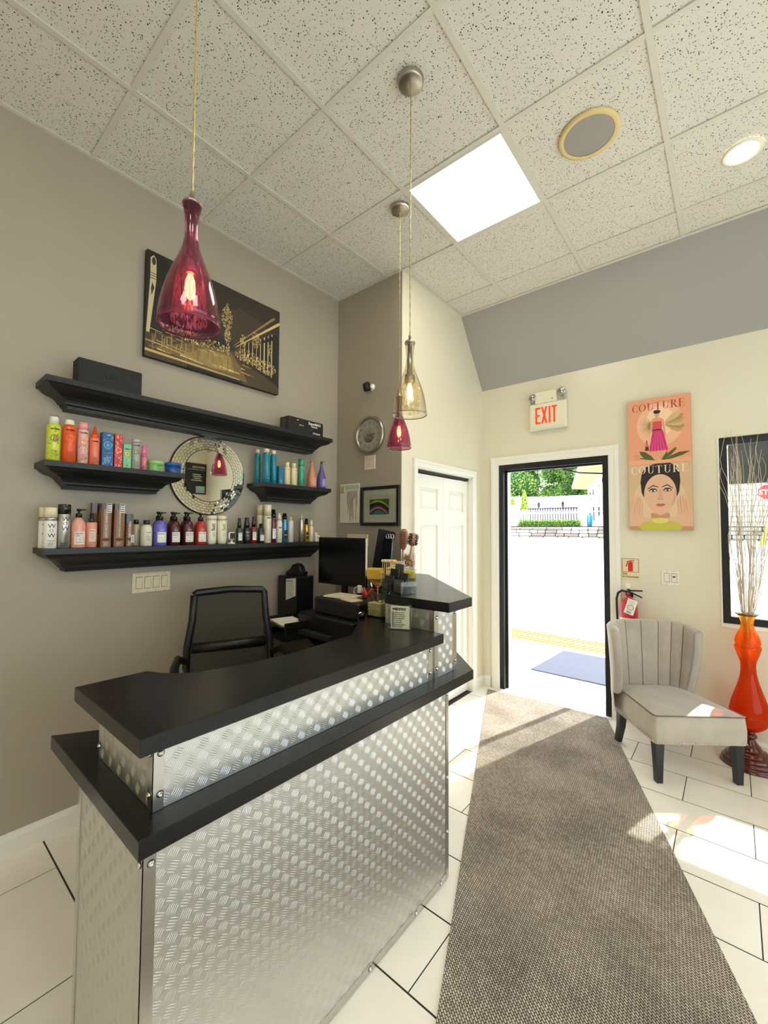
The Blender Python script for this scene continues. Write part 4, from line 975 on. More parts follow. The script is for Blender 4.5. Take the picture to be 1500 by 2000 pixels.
# wall clock
t = thing('wall_clock', 'round silver wall clock on the grey corner wall', 'clock', (.385, 1.8225, 2.252))
fy = lambda q: (q[0], -q[2], q[1])
MB().lathe([(.0001, 0), (.146, 0), (.151, .012), (.150, .024), (.141, .032), (.130, .030), (.124, .020)], NICKEL, seg=64, cap=False, fn=fy).build('case', t)
MB().lathe([(.0001, .0195), (.1245, .0195)], mat('clock_face', (172, 166, 156), .45, metal=.3), seg=48, cap=False, fn=fy).build('dial', t)
MB().lathe([(.0001, .0206), (.060, .0202)], mat('spun_disc', (190, 182, 162), .25, metal=1), seg=48, cap=False, fn=fy).build('centre_disc', t)
mb = MB(); fd = lambda q: (q[0], -.0204-(q[2] if len(q) > 2 else 0), q[1])
for h_ in range(1, 13):
    a = PI/2-h_*PI/6; s_ = .029; write(mb, str(h_), .099*math.cos(a), .099*math.sin(a)-s_*.36, s_, ink((46, 42, 38)), fd, 0, .0, 'CENTER')
nm_ = mb.build('numerals', t); nm_['kind'] = 'stuff'
for nme, a, L_, w_ in (('hour_hand', math.radians(-35), .062, .0045), ('minute_hand', math.radians(1), .085, .0035), ('second_hand', math.radians(84), .09, .0012)):
    u = Vector((math.cos(a), math.sin(a))); v_ = Vector((-u.y, u.x)); mb = MB()
    mb.prism([tuple(-u*.018+v_*w_*.5), tuple(-u*.018-v_*w_*.5), tuple(u*L_-v_*w_*.2), tuple(u*L_+v_*w_*.2)], .0235, .0245, PLAST, fn=lambda q: (q[0], -q[2], q[1])); mb.build(nme, t)
MB().lathe([(.006, .021), (.006, .027), (.0001, .0275)], NICKEL, seg=14, cap=False, fn=fy).build('hub', t)
# camera on the corner wall
t = thing('security_camera', 'small black cube camera above the wall clock', 'camera', (.385, 1.8240, 2.632))
MB().lathe([(.0001, 0), (.028, 0), (.028, .006), (.009, .010), (.009, .030), (.0001, .032)], WPL, seg=20, cap=False, fn=lambda q: (q[0]+.012, -q[2], q[1]+.006)).build('mount', t)
MB().cbox((0, -.052, 0), (.062, .045, .070), PLAST, R=Matrix.Rotation(-.12, 3, 'Z')@Matrix.Rotation(.18, 3, 'X'), bev=.012).build('housing', t)
# hanging chart board with key chains
t = thing('key_organiser', 'pale hanging board with chains and keys beside the corner', 'organiser', (.165, 1.8240, 1.715))
MB().cbox((0, -.007, 0), (.222, .012, .325), mat('board_cream', (222, 214, 196), .5), bev=.005).build('board', t)
MB().box(-.09, .11, -.016, -.013, .118, .150, mat('board_teal', (176, 196, 180), .5)).build('header', t)
mb = MB(); mb.cbox((-.068, -.019, .115), (.042, .01, .05), mat('brass_clip', (206, 178, 110), .35, metal=.6), bev=.003); mb.build('clip', t)
g = random.Random(3)
for k in range(11):
    x = -.02+k*.011; z0_ = .10; L_ = g.uniform(.05, .30) if k not in (3, 6) else .42
    L_ = min(L_, .24)
    pts = [(x+.002*math.sin(i*1.3+k), -.0165, z0_-L_*i/8) for i in range(9)]
    MB().tube(pts, .0011, mat('chain_dark', (60, 54, 46), .35, metal=.8), seg=4).build('chain', t)
mb = MB(); fb = plane((0, -.0136, 0), (1, 0, 0), (0, 0, 1), (0, -1, 0)); lines(mb, fb, -.10, -.03, .06, 16, .012, ink((160, 150, 130)), h=.0014); mb.build('ruled_print', t)
# framed abstract art
t = thing('framed_art', 'black framed matted picture with a green and pink wave', 'picture', (.492, 1.8230, 1.685))
W_, H_ = .388, .306; mb = MB()
for s_ in (-1, 1):
    mb.cbox((s_*(W_/2-.0125), -.011, 0), (.025, .02, H_), PLAST, bev=.002); mb.cbox((0, -.011, s_*(H_/2-.0125)), (W_-.05, .02, .025), PLAST, bev=.002)
mb.build('frame', t)
MB().box(-W_/2+.02, W_/2-.02, -.008, -.004, -H_/2+.02, H_/2-.02, mat('mat_board', (206, 198, 176), .8)).build('mount_board', t)
mb = MB(); fb = plane((0, -.0085, -.005), (1, 0, 0), (0, 0, 1), (0, -1, 0))
rect2(mb, -.135, .135, -.095, .095, ink((196, 188, 164)), fb, 0)
w0, w1, h0, h1 = -.105, .092, -.062, .058
rect2(mb, w0, w1, h0, h1, ink((40, 38, 42)), fb, .0003)
wave = lambda x, a, b, c: a+b*math.sin((x-w0)*16+c)
def band(zf1, zf2, c, d):
    n_ = 16
    for i in range(n_):
        xa, xb = w0+(w1-w0)*i/n_, w0+(w1-w0)*(i+1)/n_; cl = lambda v: max(h0, min(h1, v))
        q = [(xa, cl(zf1(xa))), (xb, cl(zf1(xb))), (xb, cl(zf2(xb))), (xa, cl(zf2(xa)))]
        if q[2][1]-q[1][1] > 1e-5 or q[3][1]-q[0][1] > 1e-5: poly2(mb, q, ink(c), fb, d)
hump = lambda x, t0, a: t0+a*math.sin(PI*(x-w0)/(w1-w0)*.95+.1)
band(lambda x: h0, lambda x: hump(x, -.10, .075), (40, 110, 104), .0006)
band(lambda x: hump(x, -.052-.25*(x-w0)*.5, .052), lambda x: hump(x, -.046-.25*(x-w0)*.5, .054), (232, 150, 170), .0008)
band(lambda x: hump(x, -.040-.25*(x-w0)*.5, .056), lambda x: hump(x, -.037-.25*(x-w0)*.5, .057), (200, 80, 110), .0008)
band(lambda x: hump(x, .012-.35*(x-w0)*.4, .036), lambda x: hump(x, .022-.30*(x-w0)*.4, .040), (150, 190, 30), .0008)
band(lambda x: hump(x, .024-.30*(x-w0)*.4, .042), lambda x: .1, (90, 84, 40), .0008)
mb.build('art_print', t)
MB().box(-W_/2+.022, W_/2-.022, -.012, -.0105, -H_/2+.022, H_/2-.022, CLEAR).build('glazing', t)
t = thing('wall_control', 'cream wall control plate partly hidden behind the monitor', 'control panel', (.258, 1.8240, 1.415))
MB().cbox((0, -.008, 0), (.225, .014, .095), IVORY, bev=.003).build('plate', t)
MB().cbox((0, -.017, -.005), (.12, .006, .05), mat('control_face', (206, 196, 160), .5), bev=.002).build('face', t)
# exit sign
t = thing('exit_sign', 'cream EXIT sign with red letters over the street door', 'sign', (1.348, YD, 2.53))
EXM = mat('exit_cream', (236, 228, 200), .45)
MB().cbox((0, -.026, -.005), (.316, .042, .238), EXM, bev=.006).build('housing', t)
MB().cbox((.004, -.034, -.121), (.325, .052, .01), mat('exit_tray', (226, 228, 222), .3), bev=.002).build('bottom_tray', t)
mb = MB(); fe = plane((0, -.0478, 0), (1, 0, 0), (0, 0, 1), (0, -1, 0)); rd = mat('exit_red', (232, 70, 24), .5, emit=.25)
def bars(L_): 
    for x0, x1, z0_, z1_ in L_: rect2(mb, x0, x1, z0_, z1_, rd, fe, .0004)
zb, zt_ = -.072, .078; sw_ = .017
bars([(-.108, -.108+sw_, zb, zt_), (-.108, -.062, zt_-sw_, zt_), (-.108, -.066, -.005, .010), (-.108, -.062, zb, zb+sw_)])
poly2(mb, [(-.056, zb), (-.038, zb), (.0, zt_), (-.018, zt_)], rd, fe, .0004); poly2(mb, [(-.018, zb), (.0, zb), (-.038, zt_), (-.056, zt_)], rd, fe, .0006)
bars([(.010, .010+sw_, zb, zt_), (.050, .050+sw_, zb, zt_), (.036, .082, zt_-sw_, zt_)])
mb.build('letters', t)
MB().cbox((-.015, -.030, .165), (.185, .05, .105), EXM, bev=.004).build('lamp_housing', t)
MB().cbox((-.015, -.010, .16), (.30, .018, .095), mat('lamp_bracket', (186, 182, 170), .3, metal=.4), bev=.004).build('bracket', t)
mb = MB(); write(mb, 'u', .038, .135, .028, ink((70, 64, 50)), plane((0, -.0556, 0), (1, 0, 0), (0, 0, 1), (0, -1, 0)), 0, .02); mb.build('maker_mark', t)
for x, z in ((-.128, .172), (.128, .190)):
    mb = MB(); mb.lathe([(.0001, .0), (.020, .0), (.032, .03), (.033, .042), (.030, .044)], CHROME, seg=24, cap=False, fn=lambda q: (x+q[0], -.02-q[2], z+q[1]))
    em = mb.build('emergency_lamp', t)
    MB().lathe([(.030, .0435), (.0001, .047)], CLEAR, seg=24, cap=False, fn=lambda q: (x+q[0], -.02-q[2], z+q[1])).build('lens', em)
# serif capitals for the covers
def serif(mb, ch, x, z, h, m, f, d):
    """high-contrast serif capital, height h; returns its advance"""
    T_, t__ = .15*h, .035*h
    R_ = lambda a, b_, c, e: rect2(mb, x+a*h, x+b_*h, z+c*h, z+e*h, m, f, d)
    def ringarc(cx, cz, rx, rz_, tx, a0, a1, n_=20):
        for i in range(n_):
            p, q = a0+(a1-a0)*i/n_, a0+(a1-a0)*(i+1)/n_
            def o(a, inn): k = (rx-(tx if abs(math.cos(a)) > .1 else tx) * abs(math.cos(a))-.03*abs(math.sin(a))) if inn else rx; kz = rz_-.035 if inn else rz_; return (x+(cx+k*math.cos(a))*h, z+(cz+kz*math.sin(a))*h)
            poly2(mb, [o(p, 0), o(q, 0), o(q, 1), o(p, 1)], m, f, d)
    if ch == 'C': ringarc(.40, .5, .38, .51, .13, math.radians(48), math.radians(312)); R_(.62, .655, .62, .92); R_(.62, .655, .08, .34); return .74*h
    if ch == 'O': ringarc(.42, .5, .40, .51, .13, 0, 2*PI, 28); return .92*h
    if ch == 'U': R_(.10, .23, .3, 1); R_(.62, .655, .3, 1); R_(.0, .34, .97, 1); R_(.52, .76, .97, 1); ringarc(.378, .32, .278, .33, .09, PI, 2*PI); return .84*h
    if ch == 'T': R_(.28, .42, 0, 1); R_(0, .70, .965, 1); R_(0, .03, .76, 1); R_(.67, .70, .76, 1); R_(.18, .52, 0, .03); return .80*h
    if ch == 'R': R_(.10, .24, 0, 1); R_(0, .34, 0, .03); R_(0, .3, .97, 1); ringarc(.30, .745, .30, .255, .13, -PI/2, PI/2); R_(.2, .32, .965, 1); R_(.2, .32, .49, .522); poly2(mb, [(x+.30*h, z+.5*h), (x+.42*h, z+.5*h), (x+.74*h, z), (x+.58*h, z)], m, f, d); return .82*h
    if ch == 'E': R_(.10, .24, 0, 1); R_(0, .62, .965, 1); R_(0, .66, 0, .035); R_(.2, .46, .50, .53); R_(.43, .46, .40, .63); R_(.59, .62, .76, 1); R_(.63, .66, 0, .26); return .76*h
def serifword(mb, txt, x0, x1, z, h, m, f, d):
    adv = []; tmp = MB()
    for c in txt: adv.append(serif(tmp, c, 0, 0, h, m, f, d))
    gap = (x1-x0-sum(adv))/(len(txt)-1); x = x0
    for c, a in zip(txt, adv): serif(mb, c, x, z, h, m, f, d); x += a+gap
def poster(name, lb, z0_, h):
    t = thing(name, lb, 'poster', (1.972, YD, z0_)); MB().cbox((.2025, -.018, h/2), (.405, .035, h-.002), mat('poster_edge', (196, 150, 110), .6), bev=.001).build('canvas', t)
    return t, plane((0, -.0362, 0), (1, 0, 0), (0, 0, 1), (0, -1, 0))
W_ = .405
t, f = poster('magazine_poster', 'upper peach COUTURE cover print of a model in a pink dress', 2.018, .508); mb = MB(); g = random.Random(5)
rect2(mb, 0, W_, 0, .508, ink((232, 160, 122)), f, 0); disc2(mb, .21, .30, .15, ink((240, 184, 146)), f, .0002, seg=30, ry=.17); disc2(mb, .21, .32, .09, ink((246, 206, 172)), f, .0003, seg=30, ry=.12)
rect2(mb, 0, W_, 0, .035, ink((238, 168, 132)), f, .0002)
for k in range(9):   # large pale petals behind her
    a = math.radians(-28+k*13 if k < 6 else 150+k*9); L_ = .13 if k < 6 else .09; cx, cz = .235, .30
    u = Vector((math.cos(a), math.sin(a))); v_ = Vector((-u.y, u.x)); w_ = .026
    poly2(mb, [tuple(Vector((cx, cz))+u*L_*s_+v_*w_*k2) for s_, k2 in ((.1, -.2), (.5, -.8), (.85, -.9), (1.05, -.1), (.95, .7), (.55, .8), (.1, .2))], ink([(196, 160, 110), (178, 138, 86), (210, 178, 128)][k % 3]), f, .0004+k*2e-5)
for k in range(14):
    a = math.radians(120+k*9); u = Vector((math.cos(a), math.sin(a))); v_ = Vector((-u.y, u.x))
    poly2(mb, [tuple(Vector((.17, .29))+u*.02+v_*.003), tuple(Vector((.17, .29))+u*.02-v_*.003), tuple(Vector((.17, .29))+u*g.uniform(.07, .11))], ink((150, 124, 70)), f, .0007)
for pts in ([(.175, .025), (.155, .06), (.115, .095), (.075, .105), (.085, .07), (.12, .035)], [(.19, .025), (.15, .03), (.08, .045), (.075, .052), (.13, .05)], [(.215, .025), (.235, .06), (.255, .09), (.26, .05), (.24, .025)], [(.235, .025), (.27, .05), (.33, .075), (.40, .078), (.35, .05), (.28, .028)], [(.24, .03), (.26, .075), (.31, .115), (.315, .10), (.28, .06)]):
    poly2(mb, pts, ink((84, 92, 34)), f, .0009)
skin = ink((222, 160, 120)); 
poly2(mb, [(.178, .022), (.192, .022), (.197, .11), (.180, .11)], skin, f, .0011); poly2(mb, [(.208, .022), (.222, .022), (.220, .11), (.203, .11)], skin, f, .0011)
poly2(mb, [(.14, .098), (.262, .098), (.232, .25), (.222, .262), (.170, .262), (.164, .25)], ink((206, 44, 110)), f, .0013)
for k in range(5): poly2(mb, [(.152+.022*k, .099), (.158+.022*k, .099), (.186+.006*k, .245), (.184+.006*k, .245)], ink((226, 90, 146)), f, .0014)
poly2(mb, [(.166, .262), (.224, .262), (.226, .30), (.222, .325), (.168, .325), (.164, .30)], ink((216, 74, 84)), f, .0014); rect2(mb, .165, .224, .256, .264, ink((60, 20, 30)), f, .0016)
poly2(mb, [(.155, .33), (.235, .33), (.222, .348), (.202, .354), (.202, .372), (.186, .372), (.186, .354), (.168, .348)], skin, f, .0012); poly2(mb, [(.168, .32), (.22, .32), (.225, .335), (.165, .335)], skin, f, .0012)
poly2(mb, [(.155, .335), (.168, .338), (.163, .28), (.150, .225), (.140, .228), (.150, .28)], skin, f, .0012); poly2(mb, [(.222, .338), (.236, .335), (.244, .28), (.250, .205), (.240, .204), (.232, .28)], skin, f, .0012)
disc2(mb, .195, .378, .0155, skin, f, .0014, seg=16, ry=.021); disc2(mb, .195, .397, .023, ink((36, 20, 24)), f, .0015, seg=12, ry=.014)
for k in range(7): disc2(mb, .177+k*.006, .404+.004*math.sin(k*2), .005, ink((60, 26, 40)), f, .0016, seg=8)
poly2(mb, [(.184, .385), (.206, .385), (.206, .392), (.184, .392)], ink((36, 20, 24)), f, .0016); rect2(mb, .191, .199, .364, .367, ink((190, 50, 60)), f, .0016)
poly2(mb, [(.112, .105), (.138, .105), (.136, .135), (.116, .138)], ink((80, 24, 30)), f, .0014); poly2(mb, [(.118, .137), (.122, .185), (.128, .185), (.134, .137), (.130, .137), (.126, .175), (.121, .137)], ink((130, 40, 50)), f, .0014)
lines(mb, f, .035, .085, .075, 5, .009, ink((200, 110, 90)), h=.0018)
serifword(mb, 'COUTURE', .030, .375, .415, .058, ink((176, 46, 44)), f, .0010)
mb.build('printed_image', t)
t, f = poster('magazine_poster', 'lower beige COUTURE cover print of a face framed by two hands', 1.510, .507); mb = MB()
rect2(mb, 0, W_, 0, .507, ink((214, 178, 138)), f, 0); disc2(mb, .20, .22, .17, ink((226, 192, 152)), f, .0002, seg=30, ry=.2)
hair = ink((38, 26, 24)); sk = ink((224, 178, 146)); sh_ = ink((196, 142, 112))
poly2(mb, [(.085, .29), (.078, .37), (.088, .44), (.115, .485), (.17, .507), (.27, .507), (.305, .485), (.328, .44), (.333, .37), (.325, .29), (.31, .25), (.29, .42), (.12, .42), (.10, .25)], hair, f, .0004)
poly2(mb, [(.10, .33), (.30, .33), (.325, .30), (.318, .46), (.21, .505), (.10, .46)], hair, f, .0005)
poly2(mb, [(.145, .13), (.262, .13), (.268, .06), (.14, .06)], sh_, f, .0006)
face = [(.205+.104*math.cos(a)*(1 if math.sin(a) > -.3 else (1-.30*(-.3-math.sin(a))/.7)), .275+(.150 if math.sin(a) > 0 else .162)*math.sin(a)) for a in [2*PI*i/36 for i in range(36)]]
poly2(mb, face, sk, f, .0008)
poly2(mb, [(.268, .165), (.296, .21), (.309, .27), (.300, .31), (.286, .24)], ink((212, 164, 132)), f, .0009)
poly2(mb, [(.10, .33), (.12, .40), (.17, .445), (.25, .445), (.29, .405), (.31, .33), (.322, .40), (.30, .475), (.21, .505), (.11, .475), (.09, .40)], hair, f, .0010)
for s_, cx in ((-1, .160), (1, .252)):
    poly2(mb, [(cx-.030, .300), (cx-.010, .314), (cx+.014, .312), (cx+.030, .300), (cx+.012, .291), (cx-.012, .291)], ink((60, 40, 36)), f, .0011)
    poly2(mb, [(cx-.022, .300), (cx-.006, .308), (cx+.012, .307), (cx+.022, .300), (cx+.008, .294), (cx-.010, .294)], ink((232, 222, 212)), f, .0012)
    disc2(mb, cx, .3005, .0078, ink((70, 84, 84)), f, .0013, seg=14); disc2(mb, cx, .3005, .0038, ink((14, 12, 12)), f, .0014, seg=10)
    poly2(mb, [(cx-.036*1, .318 if s_ < 0 else .330), (cx, .345), (cx+.036, .330 if s_ < 0 else .318), (cx+.034, .325 if s_ < 0 else .313), (cx, .336), (cx-.034, .313 if s_ < 0 else .325)], ink((58, 38, 34)), f, .0012)
    poly2(mb, [(cx-.032, .304), (cx-.012, .319), (cx+.014, .318), (cx+.034, .306), (cx+.012, .313), (cx-.010, .313)], ink((30, 20, 22)), f, .0013)
poly2(mb, [(.200, .31), (.214, .31), (.222, .245), (.226, .235), (.206, .228), (.188, .235), (.196, .25)], ink((214, 164, 132)), f, .0011)
for dx in (-.010, .012): disc2(mb, .206+dx, .233, .0045, ink((140, 84, 70)), f, .0012, seg=8, ry=.0028)
poly2(mb, [(.175, .193), (.192, .203), (.206, .199), (.220, .203), (.240, .193), (.222, .181), (.206, .178), (.190, .181)], ink((190, 106, 98)), f, .0012); poly2(mb, [(.175, .193), (.206, .1945), (.240, .193), (.206, .1915)], ink((110, 46, 46)), f, .0013)
poly2(mb, [(.03, 0), (.385, 0), (.33, .055), (.27, .085), (.205, .095), (.14, .085), (.085, .055)], ink((196, 186, 74)), f, .0009); poly2(mb, [(.14, .084), (.205, .094), (.27, .084), (.25, .06), (.205, .05), (.16, .06)], ink((220, 212, 110)), f, .0010)
for s_ in (-1, 1):
    X = lambda x: x if s_ < 0 else W_-x
    P = lambda pts: [(X(a), b_) for a, b_ in pts]
    poly2(mb, P([(0.0, .03), (.0, .13), (.02, .15), (.085, .15), (.10, .10), (.16, .092), (.155, .075), (.10, .06), (.06, .03)]), sk, f, .0013)
    for a, b_, z1_, w_ in ((.008, .030, .235, .018), (.028, .046, .268, .018), (.048, .062, .262, .017), (.068, .078, .235, .016)):
        poly2(mb, P([(a, .13), (b_, z1_-.01), (b_+w_*.3, z1_), (b_+w_*.8, z1_-.008), (a+w_*1.05, .13)]), sk, f, .0014)
        poly2(mb, P([(a+w_*1.03, .12), (b_+w_*.82, z1_-.012), (b_+w_*.92, z1_-.02), (a+w_*1.15, .12)]), sh_, f, .0015)
    poly2(mb, P([(.0, .03), (.06, .03), (.08, .0), (0, 0)]), sh_, f, .0012)
serifword(mb, 'COUTURE', .018, .385, .435, .058, ink((240, 226, 200)), f, .0016)
mb.build('printed_image', t)
# fire extinguisher sign and extinguisher
t = thing('fire_extinguisher_sign', 'cream sign with a red fire extinguisher symbol on the street wall', 'sign', (1.965, YD, 1.20))
MB().box(-.061, .061, -.003, -.0005, -.086, .086, mat('sign_cream', (226, 208, 168), .6)).build('panel', t)
mb = MB(); f = plane((0, -.0033, 0), (1, 0, 0), (0, 0, 1), (0, -1, 0)); rdd = ink((206, 30, 44))
for a in ((-.058, .058, .080, .083), (-.058, .058, -.024, -.021), (-.058, -.055, -.024, .083), (.055, .058, -.024, .083)): rect2(mb, *a, ink((90, 70, 50)), f, .0002)
rect2(mb, -.016, .018, -.018, .042, rdd, f, .0003); disc2(mb, .001, .042, .017, rdd, f, .0003, seg=16, ry=.014); rect2(mb, -.004, .006, .05, .064, rdd, f, .0003)
poly2(mb, [(-.006, .06), (.03, .066), (.031, .072), (-.006, .068)], rdd, f, .0004); poly2(mb, [(.0, .056), (.028, .050), (.028, .055), (.0, .061)], rdd, f, .0004)
poly2(mb, [(-.004, .066), (-.022, .062), (-.026, .04), (-.034, .02), (-.024, .02), (-.018, .042), (-.014, .055), (-.004, .059)], rdd, f, .0004)
write(mb, 'FIRE', -.057, -.045, .020, ink((90, 60, 40)), f, .0003, .02); write(mb, 'EXTINGUISHER', -.057, -.066, .0165, ink((40, 30, 40)), f, .0003, .02)
mb.build('symbol_print', t)
t = thing('fire_extinguisher', 'red fire extinguisher with paper tag on the wall behind the chair', 'fire extinguisher', (1.962, YD-.075, .55))
RED = mat('extinguisher_red', (200, 30, 44), .3, coat=.5)
MB().lathe([(.0001, 0), (.058, 0), (.062, .006), (.062, .36), (.056, .395), (.036, .425), (.018, .437), (.018, .45)], RED, seg=32).build('cylinder', t)
MB().lathe([(.0625, .20), (.0625, .285)], mat('ext_label', (236, 232, 226), .5), seg=32, cap=False).build('label_band', t)
mb = MB(); mb.lathe([(.016, .45), (.016, .475), (.012, .48), (.012, .50), (.0001, .502)], PLAST, seg=14); mb.cbox((.045, 0, .492), (.10, .018, .01), PLAST, R=Matrix.Rotation(-.05, 3, 'Y'), bev=.002); mb.cbox((.048, 0, .462), (.095, .016, .009), PLAST, R=Matrix.Rotation(.42, 3, 'Y'), bev=.002); mb.build('valve_handle', t)
MB().lathe([(.0001, 0), (.014, 0), (.015, .008), (.0001, .009)], mat('gauge_red', (176, 24, 36), .3), seg=16, cap=False, fn=lambda q: (q[0]-.004, -q[2]-.014, q[1]+.462)).build('gauge', t)
MB().tube([(-.012, 0, .478), (-.045, 0, .486), (-.072, -.004, .465), (-.082, -.008, .42), (-.080, -.01, .33), (-.077, -.01, .22), (-.078, -.01, .12)], .0085, PLAST, seg=10).build('hose', t)
mb = MB(); R_ = Matrix.Rotation(.3, 3, 'Y'); mb.cbox((.024, -.070, .375), (.066, .0015, .115), PAPER, R=R_); tg = mb.build('paper_tag', t)
mb = MB(); f = lambda q: Vector((.024, -.0712-(q[2] if len(q) > 2 else 0), .375))+R_@Vector((q[0], 0, q[1])); disc2(mb, 0, -.005, .022, ink((120, 116, 100)), f, .0002, seg=20); disc2(mb, 0, -.005, .018, ink((226, 220, 200)), f, .0004, seg=20)
write(mb, '2026', -.018, -.048, .017, ink((40, 36, 30)), f, .0004, .03); lines(mb, f, -.026, .026, .042, 3, .009, ink((60, 56, 50)), d=.0004); mb.build('tag_print', tg)
mb = MB(); mb.cbox((.0, -.012, .528), (.028, .002, .036), PAPER); mb.build('small_tag', t)
MB().box(-.02, .02, .055, .074, .43, .47, PLAST).build('wall_bracket', t)

# ================================================================== VASE AND BRANCHES
VX, VY = 2.655, 2.990
t = thing('floor_vase', 'tall orange glass floor vase on a dark red foot under the window', 'vase', (VX, VY, 0))
vg = bpy.data.materials.new('orange_vase_glass'); vg.use_nodes = True; n = vg.node_tree; n.nodes.remove(n.nodes['Principled BSDF']); out = n.nodes['Material Output']
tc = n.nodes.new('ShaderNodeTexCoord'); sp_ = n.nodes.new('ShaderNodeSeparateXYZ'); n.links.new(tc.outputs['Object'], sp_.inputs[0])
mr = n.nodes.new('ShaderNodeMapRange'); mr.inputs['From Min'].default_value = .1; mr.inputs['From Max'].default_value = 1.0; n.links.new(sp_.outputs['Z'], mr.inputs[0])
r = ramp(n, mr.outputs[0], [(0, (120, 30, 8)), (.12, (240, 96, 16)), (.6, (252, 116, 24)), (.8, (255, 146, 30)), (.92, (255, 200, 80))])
tr = n.nodes.new('ShaderNodeBsdfTransparent'); df = n.nodes.new('ShaderNodeBsdfDiffuse'); tl_ = n.nodes.new('ShaderNodeBsdfTranslucent'); gl = n.nodes.new('ShaderNodeBsdfGlossy'); gl.inputs['Roughness'].default_value = .05
for x in (tr, df, tl_): n.links.new(r.outputs[0], x.inputs[0])
m1 = n.nodes.new('ShaderNodeMixShader'); m1.inputs[0].default_value = .6; n.links.new(df.outputs[0], m1.inputs[1]); n.links.new(tl_.outputs[0], m1.inputs[2])
m2 = n.nodes.new('ShaderNodeMixShader'); m2.inputs[0].default_value = .34; n.links.new(tr.outputs[0], m2.inputs[1]); n.links.new(m1.outputs[0], m2.inputs[2])
lw = n.nodes.new('ShaderNodeLayerWeight'); lw.inputs[0].default_value = .35; m3 = n.nodes.new('ShaderNodeMixShader')
pw = n.nodes.new('ShaderNodeMath'); pw.operation = 'MULTIPLY'; pw.inputs[1].default_value = .35; n.links.new(lw.outputs['Fresnel'], pw.inputs[0])
n.links.new(pw.outputs[0], m3.inputs[0]); n.links.new(m2.outputs[0], m3.inputs[1]); n.links.new(gl.outputs[0], m3.inputs[2]); n.links.new(m3.outputs[0], out.inputs[0])
def smooth(pr, k=4):
    o = []
    for i in range(len(pr)-1):
        p0 = pr[max(i-1, 0)]; p1 = pr[i]; p2 = pr[i+1]; p3 = pr[min(i+2, len(pr)-1)]
        for j in range(k):
            s_ = j/k; o.append(tuple(.5*((2*p1[a])+(-p0[a]+p2[a])*s_+(2*p0[a]-5*p1[a]+4*p2[a]-p3[a])*s_*s_+(-p0[a]+3*p1[a]-3*p2[a]+p3[a])*s_**3) for a in (0, 1)))
    return o+[pr[-1]]
vp = [(.018, .212), (.045, .220), (.085, .255), (.104, .311), (.100, .365), (.082, .43), (.060, .50), (.045, .56), (.0395, .615), (.042, .655), (.055, .695), (.067, .735), (.070, .752), (.064, .765), (.067, .785), (.058, .825), (.042, .858), (.034, .885), (.033, .905), (.040, .935), (.047, .952), (.060, .962)]
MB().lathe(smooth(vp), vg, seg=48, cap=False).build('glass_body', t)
MB().lathe([(.047, .9535), (.060, .9625), (.062, .966), (.058, .968), (.046, .959)], mat('vase_lip', (84, 56, 30), .12), seg=48, cap=False).build('rim', t)
FT = mat('vase_foot_glass', (84, 26, 14), .15, coat=.2)
MB().lathe(smooth([(.0001, 0), (.148, 0), (.154, .012), (.150, .026), (.138, .034), (.134, .046), (.120, .052), (.114, .066), (.098, .072), (.086, .090), (.066, .100), (.054, .118), (.040, .135), (.030, .152), (.024, .166), (.034, .176), (.036, .186), (.030, .196), (.024, .204), (.020, .214)], 3), FT, seg=48, cap=False).build('foot', t)
BR = mat('bleached_branch', (206, 190, 166), .8, noisy=.1, nscale=60)
g = random.Random(21); NB = 40
for k in range(NB):
    a = g.uniform(0, 2*PI); lean = g.uniform(.02, .17); top = g.uniform(1.5, 2.10) if k % 4 == 0 else g.uniform(1.9, 2.20)
    dx, dy = (math.cos(a)*lean*(.75 if math.cos(a) < 0 else 1.2)), math.sin(a)*lean*.7; dy = min(dy, .08); ph = g.uniform(0, 6.28); am = g.uniform(.014, .034); fq = g.uniform(9, 14)
    base_r = .022; bx, by = base_r*math.cos(a), base_r*math.sin(a)
    pts = []; rr = []; n_ = 26
    for i in range(n_+1):
        s_ = i/n_; z = .55+(top-.55)*s_; u_ = max(0, (z-.95)/(top-.95)); e_ = u_**.75
        wv = am*u_**.6*math.sin(z*fq+ph)*(1+.3*math.sin(z*23+ph)); 
        xx = VX+bx*(1-.3*u_)*(.8 if z < .95 else 1)+dx*e_*1.05+wv*math.sin(ph+1); yy = VY+by*(1-.3*u_)*.8+dy*e_+wv*math.cos(ph*2)*.7
        pts.append((xx, min(yy, YD+.015 if z > .9 else 3.05), z)); rr.append(.0027*(1-.58*s_))
    mb = MB(); mb.tube(pts, rr, BR, seg=5); o = mb.build('branch'); tag(o, 'thin bleached curly branch standing in the orange floor vase', 'branch', 'curly branches in the floor vase')

# ================================================================== ARMCHAIR
AR = math.atan2(.61, .79)
t = thing('slipper_chair', 'taupe velvet wingback slipper chair with channelled back', 'armchair', (2.214, 2.332, 0), AR)
SW, SD = .535, .47
